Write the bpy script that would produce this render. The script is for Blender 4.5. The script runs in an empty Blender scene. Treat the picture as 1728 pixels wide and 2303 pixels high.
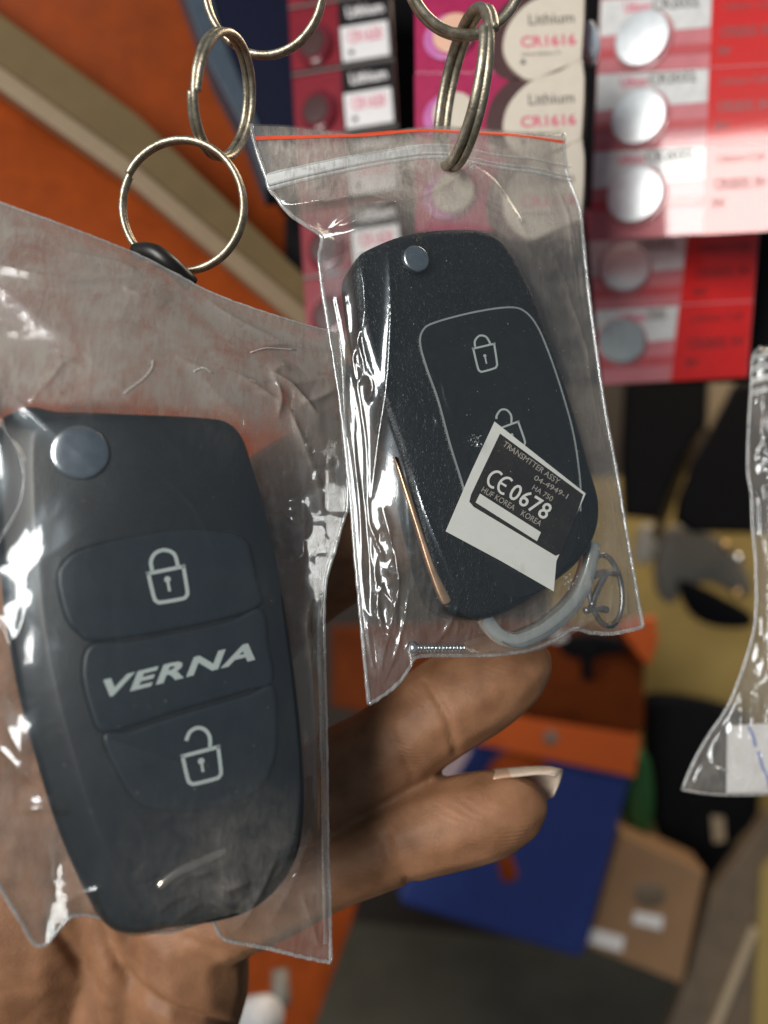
import bpy, bmesh, math, random
import numpy as np
from mathutils import Matrix, Vector
random.seed(7)
RNG = np.random.default_rng(11)
SC = bpy.context.scene
COL = SC.collection

# ---------------------------------------------------------------- camera, world, lamps, exposure
F = 1676.0                                     # focal length in photo pixels
PITCH = math.radians(-12)
cam_d = bpy.data.cameras.new('camera')
cam = bpy.data.objects.new('camera', cam_d); COL.objects.link(cam)
cam.location = (0, 0, 1.45); cam.rotation_euler = (math.radians(90) + PITCH, 0, 0)
cam_d.sensor_fit = 'VERTICAL'; cam_d.sensor_height = 36.0; cam_d.lens = 36.0 * F / 2303.0
cam_d.clip_start = 0.01; cam_d.clip_end = 50
cam_d.dof.use_dof = True; cam_d.dof.focus_distance = 0.153; cam_d.dof.aperture_fstop = 7.0
SC.camera = cam
MW = Matrix.Translation((0, 0, 1.45)) @ Matrix.Rotation(math.radians(90) + PITCH, 4, 'X')
M3 = np.array(MW.to_3x3()); T3 = np.array(MW.translation)

w = bpy.data.worlds.new('World'); SC.world = w; w.use_nodes = True
bg = w.node_tree.nodes['Background']; bg.inputs[0].default_value = (0.70, 0.86, 1.0, 1); bg.inputs[1].default_value = 0.16

def to_world(p): return M3 @ (np.asarray(p, float) * 0.001) + T3
def area_lamp(name, pos, target, sx, sy, power, col):
    d = bpy.data.lights.new(name, 'AREA'); d.shape = 'RECTANGLE'; d.size = sx; d.size_y = sy
    d.energy = power; d.color = col
    o = bpy.data.objects.new(name, d); COL.objects.link(o)
    a = Vector(to_world(pos)); b = Vector(to_world(target))
    o.location = a; o.rotation_euler = (b - a).to_track_quat('-Z', 'Y').to_euler()
    return o
LAMP = (-430, 165, 530)
area_lamp('tube_lamp', LAMP, (30, -10, -170), 0.34, 0.48, 9.8, (1.0, 0.97, 0.92))
area_lamp('warm_fill_lamp', (380, 640, -560), (200, -300, -760), 0.5, 0.3, 6.5, (1.0, 0.83, 0.62))  # unseen warm fill, added to brighten the far wall and floor
SC.view_settings.view_transform = 'Standard'; SC.view_settings.look = 'None'
SC.view_settings.exposure = 0.0; SC.view_settings.gamma = 1.0
cy = SC.cycles
cy.max_bounces = 14; cy.transparent_max_bounces = 40; cy.transmission_bounces = 8; cy.glossy_bounces = 5; cy.diffuse_bounces = 3
cy.caustics_reflective = False; cy.caustics_refractive = False; cy.sample_clamp_indirect = 4.0; cy.sample_clamp_direct = 0
cy.use_denoising = True; cy.denoiser = 'OPENIMAGEDENOISE'; cy.blur_glossy = 0.3

# ---------------------------------------------------------------- geometry helpers (camera frame, millimetres)
def P(u, v, d): return np.array([(u - 864) / F * d, -(v - 1151.5) / F * d, -d])
class Frame:
    def __init__(s, o, yaw=0, pitch=0):
        s.O = np.array(o, float); y = math.radians(yaw); p = math.radians(pitch)
        s.N = np.array([math.sin(y) * math.cos(p), math.sin(p), math.cos(y) * math.cos(p)])
        X = np.cross([0., 1., 0.], s.N); s.X = X / np.linalg.norm(X); s.Y = np.cross(s.N, s.X)
    def pl(s, pts, h=0.0):                     # photo pixels -> plane coordinates at height h
        pts = np.atleast_2d(np.asarray(pts, float))
        r = np.stack([(pts[:, 0] - 864) / F, -(pts[:, 1] - 1151.5) / F, -np.ones(len(pts))], 1)
        t = ((s.O + h * s.N) @ s.N) / (r @ s.N)
        q = r * t[:, None] - s.O
        return np.stack([q @ s.X, q @ s.Y], 1)
    def to3(s, xy, h=0.0):
        xy = np.atleast_2d(np.asarray(xy, float)); h = np.broadcast_to(np.asarray(h, float), (len(xy),))
        return s.O + xy[:, :1] * s.X + xy[:, 1:2] * s.Y + h[:, None] * s.N
def origin_empty(name, p, label=None, cat=None, group=None, kind=None):
    o = bpy.data.objects.new(name, None); o.empty_display_size = 0.005; COL.objects.link(o)
    o.location = to_world(p); tag(o, label, cat, group, kind); return o
def tag(o, label=None, cat=None, group=None, kind=None):
    if label: o['label'] = label
    if cat: o['category'] = cat
    if group: o['group'] = group
    if kind: o['kind'] = kind
    return o
def add_mesh(name, V, Fc, m, parent=None, smooth=True, root=None):
    """V in camera millimetres. parent: its parent; root: the thing's Empty (for sub-parts)."""
    V = np.asarray(V, float); Wv = V @ M3.T * 0.001 + T3
    anc = parent; off = np.zeros(3)
    if parent is None:
        org = Wv.mean(0)
    else:
        while anc.parent is not None: anc = anc.parent
        org = np.array(anc.location)
    me = bpy.data.meshes.new(name)
    me.from_pydata((Wv - org).tolist(), [], [list(map(int, f)) for f in Fc]); me.update()
    if smooth: me.polygons.foreach_set('use_smooth', [True] * len(me.polygons))
    ms = m if isinstance(m, (list, tuple)) else [m]
    for x in ms: me.materials.append(x)
    o = bpy.data.objects.new(name, me); COL.objects.link(o)
    if parent is None: o.location = org
    else: o.parent = parent
    return o
def smooth_closed(pts, n=8):
    pts = np.asarray(pts, float); N = len(pts); out = []
    for i in range(N):
        a, b, c, d = pts[i - 1], pts[i], pts[(i + 1) % N], pts[(i + 2) % N]
        for k in range(n):
            t = k / n
            out.append(0.5 * ((2 * b) + (c - a) * t + (2 * a - 5 * b + 4 * c - d) * t * t + (3 * b - a - 3 * c + d) * t ** 3))
    return np.array(out)
def smooth_open(pts, n=8):
    pts = np.asarray(pts, float); out = []
    q = np.vstack([2 * pts[0] - pts[1], pts, 2 * pts[-1] - pts[-2]])
    for i in range(1, len(q) - 2):
        a, b, c, d = q[i - 1], q[i], q[i + 1], q[i + 2]
        for k in range(n):
            t = k / n
            out.append(0.5 * ((2 * b) + (c - a) * t + (2 * a - 5 * b + 4 * c - d) * t * t + (3 * b - a - 3 * c + d) * t ** 3))
    out.append(q[-2]); return np.array(out)
def ccw(p):
    p = np.asarray(p, float); x, y = p[:, 0], p[:, 1]
    return p if (x * np.roll(y, -1) - y * np.roll(x, -1)).sum() > 0 else p[::-1]
def inset(p, d, dirw=None):
    a = np.roll(p, 1, 0); b = np.roll(p, -1, 0); t = b - a
    n = np.stack([-t[:, 1], t[:, 0]], 1).astype(float); n /= np.maximum(np.linalg.norm(n, axis=1), 1e-9)[:, None]
    if dirw is not None and d < 0: d = d * np.clip(dirw + (1 - dirw) * n[:, 0] * 1.15, dirw, 1)[:, None]
    return p + n * d
def solid(fr, outline, profile, bottom=True, dirw=None):
    """closed solid: profile = [(inset, h), ...] from back to front"""
    p = ccw(outline); n = len(p); V = []; Fc = []
    for ins, h in profile: V.append(fr.to3(inset(p, ins, dirw), h))
    for k in range(len(profile) - 1):
        for i in range(n):
            j = (i + 1) % n
            Fc.append((k * n + i, k * n + j, (k + 1) * n + j, (k + 1) * n + i))
    Fc.append(tuple(range((len(profile) - 1) * n, len(profile) * n)))
    if bottom: Fc.append(tuple(reversed(range(n))))
    return np.vstack(V), Fc
def round_prof(h0, h1, r, k=6, side=0.0):
    out = [(r, h0), (r * .3, h0 + r * .3), (0, h0 + r)]
    for i in range(k + 1):
        a = math.pi / 2 * i / k
        out.append((side + r * (1 - math.cos(a)), h1 - r + r * math.sin(a)))
    return out
def plate(fr, pix, h0, h1, r=0.15, sm=0):
    p = fr.pl(pix, h1)
    if sm: p = smooth_closed(p, sm)
    return solid(fr, p, [(0, h0), (0, h1 - r), (r * .3, h1 - r * .3), (r, h1)])
def ribbon(fr, pts2, width, h0, h1, closed=False):
    """raised flat line on a plane, pts2 in plane coordinates"""
    p = np.asarray(pts2, float); n = len(p)
    if closed: t = np.roll(p, -1, 0) - np.roll(p, 1, 0)
    else: t = np.gradient(p, axis=0)
    nn = np.stack([-t[:, 1], t[:, 0]], 1); nn /= np.maximum(np.linalg.norm(nn, axis=1), 1e-9)[:, None]
    L = p + nn * width / 2; R = p - nn * width / 2
    V = np.vstack([fr.to3(L, h0), fr.to3(L, h1), fr.to3(R, h1), fr.to3(R, h0)]); Fc = []
    for i in range(n if closed else n - 1):
        j = (i + 1) % n
        Fc += [(i, n + i, n + j, j), (n + i, 2 * n + i, 2 * n + j, n + j), (2 * n + i, 3 * n + i, 3 * n + j, 2 * n + j)]
    return V, Fc
def tube(path, r, seg=10, closed=False, caps=True):
    p = np.asarray(path, float); n = len(p); r = np.broadcast_to(np.asarray(r, float), (n,))
    t = (np.roll(p, -1, 0) - np.roll(p, 1, 0)) if closed else np.gradient(p, axis=0)
    t /= np.maximum(np.linalg.norm(t, axis=1), 1e-9)[:, None]
    up = np.array([0, 0, 1.0]) if abs(t[0][2]) < .9 else np.array([0, 1.0, 0])
    V = []; a = np.cross(t[0], up); a /= np.linalg.norm(a)
    for i in range(n):
        a = a - t[i] * (a @ t[i]); a /= np.linalg.norm(a); b = np.cross(t[i], a)
        for k in range(seg):
            an = 2 * math.pi * k / seg; V.append(p[i] + r[i] * (math.cos(an) * a + math.sin(an) * b))
    Fc = []
    for i in range(n if closed else n - 1):
        j = (i + 1) % n
        for k in range(seg): Fc.append((i * seg + k, i * seg + (k + 1) % seg, j * seg + (k + 1) % seg, j * seg + k))
    if caps and not closed: Fc += [tuple(reversed(range(seg))), tuple(range((n - 1) * seg, n * seg))]
    return np.array(V), Fc
def join(*parts):
    V = []; Fc = []; o = 0
    for v, f in parts:
        V.append(v); Fc += [tuple(i + o for i in x) for x in f]; o += len(v)
    return np.vstack(V), Fc
def sweep(fr, pts2, prof):
    """a profile [(across, height), ...] carried along an open line on a plane"""
    p = np.asarray(pts2, float); n = len(p); t = np.gradient(p, axis=0); nn = np.stack([-t[:, 1], t[:, 0]], 1); nn /= np.maximum(np.linalg.norm(nn, axis=1), 1e-9)[:, None]
    V = np.vstack([fr.to3(p + nn * a, h) for a, h in prof]); m = len(prof)
    Fc = [((k % m) * n + i, ((k + 1) % m) * n + i, ((k + 1) % m) * n + i + 1, (k % m) * n + i + 1) for k in range(m) for i in range(n - 1)]
    Fc += [tuple(k * n for k in range(m)), tuple(k * n + n - 1 for k in reversed(range(m)))]
    return V, Fc
def box3(fr, x0, x1, y0, y1, h0, h1, r=0.6):
    p = np.array([[x0, y0], [x1, y0], [x1, y1], [x0, y1]])
    return solid(fr, p, [(r, h0), (0, h0 + r), (0, h1 - r), (r, h1)])
_txt = {}
def text2d(body, shear=0.0, bold=0.0, space=1.0):
    key = (body, shear, bold, space)
    if key in _txt: return _txt[key]
    c = bpy.data.curves.new('lettering', 'FONT'); c.body = body; c.size = 1; c.shear = shear; c.offset = bold
    c.space_character = space; c.resolution_u = 3; c.extrude = 0.0
    o = bpy.data.objects.new('lettering', c); COL.objects.link(o)
    dg = bpy.context.evaluated_depsgraph_get(); dg.update()
    me = bpy.data.meshes.new_from_object(o.evaluated_get(dg))
    V = np.array([v.co[:2] for v in me.vertices]); Fc = [tuple(p.vertices) for p in me.polygons]
    bpy.data.objects.remove(o); bpy.data.curves.remove(c); bpy.data.meshes.remove(me)
    V[:, 0] -= V[:, 0].min(); _txt[key] = (V, Fc); return V, Fc
def text_px(fr, body, a, b, hpx, h, shear=0, bold=0, space=1.0):
    """lettering laid on a plane between two photo pixels; hpx its capital height"""
    V, Fc = text2d(body, shear, bold, space)
    a = np.array(a, float); b = np.array(b, float); dx = (b - a) / V[:, 0].max()
    up = np.array([dx[1], -dx[0]]); up /= np.linalg.norm(up); up = up * hpx / 0.70
    pix = a + V[:, :1] * dx + V[:, 1:2] * up
    return fr.to3(fr.pl(pix, h), h), Fc
# noise on arrays
def vnoise(x, y, seed):
    r = np.random.default_rng(seed).random((256, 256))
    xi = np.floor(x).astype(int); yi = np.floor(y).astype(int); fx = x - xi; fy = y - yi
    fx = fx * fx * fx * (fx * (fx * 6 - 15) + 10); fy = fy * fy * fy * (fy * (fy * 6 - 15) + 10)
    g = lambda i, j: r[(xi + i) % 256, (yi + j) % 256]
    return (g(0, 0) * (1 - fx) + g(1, 0) * fx) * (1 - fy) + (g(0, 1) * (1 - fx) + g(1, 1) * fx) * fy
def ridged(x, y, seed, oct=3):
    s = 0; a = 1
    for k in range(oct):
        s = s + a * (1 - np.abs(2 * vnoise(x, y, seed + k) - 1)) ** 1.5; x = x * 2.1 + 3.3; y = y * 2.1 + 1.7; a *= .5
    return s / 1.75
def poly_sdf(X, Y, poly):
    """signed distance, positive inside"""
    p = np.asarray(poly); q = np.roll(p, -1, 0); d = np.full(X.shape, 1e9); ins = np.zeros(X.shape, bool)
    for (ax, ay), (bx, by) in zip(p, q):
        ex, ey = bx - ax, by - ay; L = max(ex * ex + ey * ey, 1e-12)
        t = np.clip(((X - ax) * ex + (Y - ay) * ey) / L, 0, 1)
        d = np.minimum(d, np.hypot(X - ax - t * ex, Y - ay - t * ey))
        c = ((ay > Y) != (by > Y))
        if ay != by: ins ^= c & (X < (bx - ax) * (Y - ay) / (by - ay) + ax)
    return np.where(ins, d, -d)
def line_dist(X, Y, poly):
    p = np.asarray(poly); d = np.full(X.shape, 1e9); tt = np.zeros(X.shape); n = len(p) - 1
    for i in range(n):
        ax, ay = p[i]; ex, ey = p[i + 1] - p[i]; L = max(ex * ex + ey * ey, 1e-12)
        t = np.clip(((X - ax) * ex + (Y - ay) * ey) / L, 0, 1); q = np.hypot(X - ax - t * ex, Y - ay - t * ey)
        m = q < d; d = np.where(m, q, d); tt = np.where(m, (i + t) / n, tt)
    return d, tt

# ---------------------------------------------------------------- materials
def new_mat(name):
    m = bpy.data.materials.new(name); m.use_nodes = True; nt = m.node_tree; nt.nodes.clear()
    out = nt.nodes.new('ShaderNodeOutputMaterial'); return m, nt, out
def N(nt, t, **kw):
    n = nt.nodes.new(t)
    for k, v in kw.items():
        if k in ('op',): n.operation = v
        elif k.startswith('i_'): n.inputs[k[2:].replace('_', ' ')].default_value = v
        else: setattr(n, k, v)
    return n
def mmcoord(nt, scale=(1000, 1000, 1000)):
    tc = N(nt, 'ShaderNodeTexCoord'); mp = N(nt, 'ShaderNodeMapping'); mp.inputs['Scale'].default_value = scale
    nt.links.new(tc.outputs['Object'], mp.inputs['Vector']); return mp.outputs['Vector']
def mat(name, col, rough=.5, metal=0, var=.12, nscale=.3, bump=0, bscale=2.0, coat=0, sss=0, spec=.5, rvar=.1, dark=None, stain=None):
    m, nt, out = new_mat(name); b = N(nt, 'ShaderNodeBsdfPrincipled'); nt.links.new(b.outputs[0], out.inputs[0])
    co = mmcoord(nt)
    n = N(nt, 'ShaderNodeTexNoise'); n.inputs['Scale'].default_value = nscale; n.inputs['Detail'].default_value = 6; n.inputs['Roughness'].default_value = .65
    nt.links.new(co, n.inputs['Vector'])
    r = N(nt, 'ShaderNodeValToRGB'); c = np.array(col[:3])
    lo = np.array(dark) if dark is not None else c * (1 - var); hi = np.clip(c * (1 + var), 0, 1)
    r.color_ramp.elements[0].position = .3; r.color_ramp.elements[1].position = .72
    r.color_ramp.elements[0].color = (*lo, 1); r.color_ramp.elements[1].color = (*hi, 1)
    nt.links.new(n.outputs['Fac'], r.inputs[0]); nt.links.new(r.outputs[0], b.inputs['Base Color'])
    mr = N(nt, 'ShaderNodeMapRange'); mr.inputs['To Min'].default_value = max(0, rough - rvar); mr.inputs['To Max'].default_value = min(1, rough + rvar)
    nt.links.new(n.outputs['Fac'], mr.inputs['Value']); nt.links.new(mr.outputs[0], b.inputs['Roughness'])
    b.inputs['Metallic'].default_value = metal; b.inputs['Specular IOR Level'].default_value = spec
    b.inputs['Coat Weight'].default_value = coat; b.inputs['Coat Roughness'].default_value = .06
    if sss:
        b.inputs['Subsurface Weight'].default_value = sss; b.inputs['Subsurface Radius'].default_value = (1, .35, .2); b.inputs['Subsurface Scale'].default_value = .002
    if bump:
        n2 = N(nt, 'ShaderNodeTexNoise'); n2.inputs['Scale'].default_value = bscale; n2.inputs['Detail'].default_value = 4
        nt.links.new(co, n2.inputs['Vector']); bp = N(nt, 'ShaderNodeBump'); bp.inputs['Strength'].default_value = bump; bp.inputs['Distance'].default_value = .0003
        nt.links.new(n2.outputs['Fac'], bp.inputs['Height']); nt.links.new(bp.outputs[0], b.inputs['Normal'])
    return m
def film_mat(name, dustcol=(.60, .55, .49), haze=1.0, speck=1.0, base_r=.11, rough=.07, bump=.05):
    """thin clear plastic sheet: clear, mirror-like towards grazing, with dust and scratches lying on it"""
    m, nt, out = new_mat(name); L = nt.links.new; co = mmcoord(nt)
    n0 = N(nt, 'ShaderNodeTexNoise'); n0.inputs['Scale'].default_value = .55; n0.inputs['Detail'].default_value = 3; L(co, n0.inputs['Vector'])
    bp = N(nt, 'ShaderNodeBump'); bp.inputs['Strength'].default_value = bump; bp.inputs['Distance'].default_value = .00025; L(n0.outputs['Fac'], bp.inputs['Height'])
    lw = N(nt, 'ShaderNodeLayerWeight'); lw.inputs['Blend'].default_value = .5; L(bp.outputs[0], lw.inputs['Normal'])
    pw = N(nt, 'ShaderNodeMath', op='POWER'); L(lw.outputs['Facing'], pw.inputs[0]); pw.inputs[1].default_value = 4
    mr = N(nt, 'ShaderNodeMapRange'); mr.inputs['To Min'].default_value = base_r; mr.inputs['To Max'].default_value = .8; L(pw.outputs[0], mr.inputs['Value'])
    tr = N(nt, 'ShaderNodeBsdfTransparent'); tr.inputs[0].default_value = (.97, .97, .96, 1)
    gl = N(nt, 'ShaderNodeBsdfGlossy'); gl.inputs['Roughness'].default_value = rough; L(bp.outputs[0], gl.inputs['Normal'])
    g2 = N(nt, 'ShaderNodeBsdfGlossy'); g2.inputs['Roughness'].default_value = .27; g2.inputs[0].default_value = (.72, .88, 1, 1); L(bp.outputs[0], g2.inputs['Normal'])
    gg = N(nt, 'ShaderNodeMixShader'); gg.inputs[0].default_value = .30; L(gl.outputs[0], gg.inputs[1]); L(g2.outputs[0], gg.inputs[2])
    mx = N(nt, 'ShaderNodeMixShader'); L(mr.outputs[0], mx.inputs[0]); L(tr.outputs[0], mx.inputs[1]); L(gg.outputs[0], mx.inputs[2])
    df = N(nt, 'ShaderNodeBsdfDiffuse'); tl = N(nt, 'ShaderNodeBsdfTranslucent')
    df.inputs[0].default_value = (*dustcol, 1); tl.inputs[0].default_value = (*dustcol, 1)
    md = N(nt, 'ShaderNodeMixShader'); md.inputs[0].default_value = .4; L(df.outputs[0], md.inputs[1]); L(tl.outputs[0], md.inputs[2])
    at = N(nt, 'ShaderNodeAttribute', attribute_name='dust_haze')
    nb = N(nt, 'ShaderNodeTexNoise'); nb.inputs['Scale'].default_value = .10; nb.inputs['Detail'].default_value = 9; nb.inputs['Roughness'].default_value = .72; nb.inputs['Distortion'].default_value = .6; L(co, nb.inputs['Vector'])
    m1 = N(nt, 'ShaderNodeMapRange'); m1.inputs['From Min'].default_value = .32; m1.inputs['From Max'].default_value = .68; m1.inputs['To Min'].default_value = .38; m1.inputs['To Max'].default_value = 1.5; L(nb.outputs['Fac'], m1.inputs['Value'])
    cs = mmcoord(nt, (900, 260, 260)); ns_ = N(nt, 'ShaderNodeTexNoise'); ns_.inputs['Scale'].default_value = .9; ns_.inputs['Detail'].default_value = 5; ns_.inputs['Distortion'].default_value = 1.2; L(cs, ns_.inputs['Vector'])
    m2 = N(nt, 'ShaderNodeMapRange'); m2.inputs['From Min'].default_value = .35; m2.inputs['From Max'].default_value = .7; m2.inputs['To Min'].default_value = .72; m2.inputs['To Max'].default_value = 1.35; L(ns_.outputs['Fac'], m2.inputs['Value'])
    h = N(nt, 'ShaderNodeMath', op='MULTIPLY'); L(at.outputs['Fac'], h.inputs[0]); L(m1.outputs[0], h.inputs[1])
    h1 = N(nt, 'ShaderNodeMath', op='MULTIPLY'); L(h.outputs[0], h1.inputs[0]); L(m2.outputs[0], h1.inputs[1])
    h2 = N(nt, 'ShaderNodeMath', op='MULTIPLY'); L(h1.outputs[0], h2.inputs[0]); h2.inputs[1].default_value = haze
    tot = h2.outputs[0]
    for sc, th, amt in ((2.6, .13, .30), (1.3, .08, .6), (.45, .06, .9)):
        v = N(nt, 'ShaderNodeTexVoronoi'); v.inputs['Scale'].default_value = sc; L(co, v.inputs['Vector'])
        lt = N(nt, 'ShaderNodeMath', op='LESS_THAN'); L(v.outputs['Distance'], lt.inputs[0]); lt.inputs[1].default_value = th
        g = N(nt, 'ShaderNodeSeparateColor'); L(v.outputs['Color'], g.inputs[0])
        gp = N(nt, 'ShaderNodeMath', op='POWER'); L(g.outputs[0], gp.inputs[0]); gp.inputs[1].default_value = 2.2
        ra = N(nt, 'ShaderNodeMath', op='MULTIPLY'); L(lt.outputs[0], ra.inputs[0]); L(gp.outputs[0], ra.inputs[1])
        rb = N(nt, 'ShaderNodeMath', op='MULTIPLY'); L(ra.outputs[0], rb.inputs[0]); rb.inputs[1].default_value = amt * speck
        ad = N(nt, 'ShaderNodeMath', op='ADD'); L(tot, ad.inputs[0]); L(rb.outputs[0], ad.inputs[1]); ad.use_clamp = True; tot = ad.outputs[0]
    fx = N(nt, 'ShaderNodeMixShader'); L(tot, fx.inputs[0]); L(mx.outputs[0], fx.inputs[1]); L(md.outputs[0], fx.inputs[2])
    L(fx.outputs[0], out.inputs[0]); return m
def skin_mat():
    m, nt, out = new_mat('skin'); L = nt.links.new; b = N(nt, 'ShaderNodeBsdfPrincipled'); L(b.outputs[0], out.inputs[0]); co = mmcoord(nt)
    n = N(nt, 'ShaderNodeTexNoise'); n.inputs['Scale'].default_value = .12; n.inputs['Detail'].default_value = 6; L(co, n.inputs['Vector'])
    r = N(nt, 'ShaderNodeValToRGB'); e = r.color_ramp.elements
    e[0].position = .3; e[0].color = (.180, .083, .040, 1); e[1].position = .72; e[1].color = (.32, .160, .084, 1)
    L(n.outputs['Fac'], r.inputs[0]); L(r.outputs[0], b.inputs['Base Color'])
    b.inputs['Roughness'].default_value = .56; b.inputs['Specular IOR Level'].default_value = .3
    b.inputs['Subsurface Weight'].default_value = .4; b.inputs['Subsurface Radius'].default_value = (1, .35, .18); b.inputs['Subsurface Scale'].default_value = .0016
    wv = N(nt, 'ShaderNodeTexWave'); wv.wave_type = 'RINGS'; wv.rings_direction = 'SPHERICAL'; wv.inputs['Scale'].default_value = .36
    wv.inputs['Distortion'].default_value = 5.0; wv.inputs['Detail'].default_value = 1.0; wv.inputs['Detail Scale'].default_value = .2
    mo_ = N(nt, 'ShaderNodeMapping'); mo_.inputs['Location'].default_value = (-60, -20, 75); L(co, mo_.inputs['Vector']); L(mo_.outputs[0], wv.inputs['Vector'])
    nm = N(nt, 'ShaderNodeTexNoise'); nm.inputs['Scale'].default_value = .09; L(co, nm.inputs['Vector'])
    mk_ = N(nt, 'ShaderNodeMapRange'); mk_.inputs['From Min'].default_value = .42; mk_.inputs['From Max'].default_value = .62; L(nm.outputs['Fac'], mk_.inputs['Value'])
    ra_ = N(nt, 'ShaderNodeAttribute', attribute_name='ridges'); w0 = N(nt, 'ShaderNodeMath', op='MULTIPLY'); L(ra_.outputs['Fac'], w0.inputs[0]); L(mk_.outputs[0], w0.inputs[1])
    wm = N(nt, 'ShaderNodeMath', op='MULTIPLY'); L(wv.outputs['Fac'], wm.inputs[0]); L(w0.outputs[0], wm.inputs[1])
    n2 = N(nt, 'ShaderNodeTexNoise'); n2.inputs['Scale'].default_value = 1.2; n2.inputs['Detail'].default_value = 5; L(co, n2.inputs['Vector'])
    b1 = N(nt, 'ShaderNodeBump'); b1.inputs['Strength'].default_value = .35; b1.inputs['Distance'].default_value = .00016; L(wm.outputs[0], b1.inputs['Height'])
    b2 = N(nt, 'ShaderNodeBump'); b2.inputs['Strength'].default_value = .3; b2.inputs['Distance'].default_value = .0003; L(n2.outputs['Fac'], b2.inputs['Height']); L(b1.outputs[0], b2.inputs['Normal'])
    vo = N(nt, 'ShaderNodeTexVoronoi'); vo.feature = 'DISTANCE_TO_EDGE'; vo.inputs['Scale'].default_value = 1.15; L(co, vo.inputs['Vector'])
    b3 = N(nt, 'ShaderNodeBump'); b3.inputs['Strength'].default_value = .22; b3.inputs['Distance'].default_value = .00025; L(vo.outputs['Distance'], b3.inputs['Height']); L(b2.outputs[0], b3.inputs['Normal'])
    L(b3.outputs[0], b.inputs['Normal']); return m
def leather_mat():
    m, nt, out = new_mat('grained_black_plastic'); L = nt.links.new; b = N(nt, 'ShaderNodeBsdfPrincipled'); L(b.outputs[0], out.inputs[0]); co = mmcoord(nt)
    b.inputs['Base Color'].default_value = (.006, .008, .010, 1); b.inputs['Roughness'].default_value = .42; b.inputs['Specular IOR Level'].default_value = .4
    v = N(nt, 'ShaderNodeTexVoronoi'); v.feature = 'DISTANCE_TO_EDGE'; v.inputs['Scale'].default_value = 1.1
    n = N(nt, 'ShaderNodeTexNoise'); n.inputs['Scale'].default_value = .8; L(co, n.inputs['Vector'])
    mx = N(nt, 'ShaderNodeMix', data_type='VECTOR'); mx.inputs[0].default_value = .5; L(co, mx.inputs[4]); 
    vs = N(nt, 'ShaderNodeVectorMath', op='SCALE'); vs.inputs['Scale'].default_value = 3; L(n.outputs['Color'], vs.inputs[0])
    va = N(nt, 'ShaderNodeVectorMath', op='ADD'); L(co, va.inputs[0]); L(vs.outputs[0], va.inputs[1]); L(va.outputs[0], v.inputs['Vector'])
    bp = N(nt, 'ShaderNodeBump'); bp.inputs['Strength'].default_value = 1.0; bp.inputs['Distance'].default_value = .0002; L(v.outputs['Distance'], bp.inputs['Height']); L(bp.outputs[0], b.inputs['Normal'])
    return m
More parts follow.
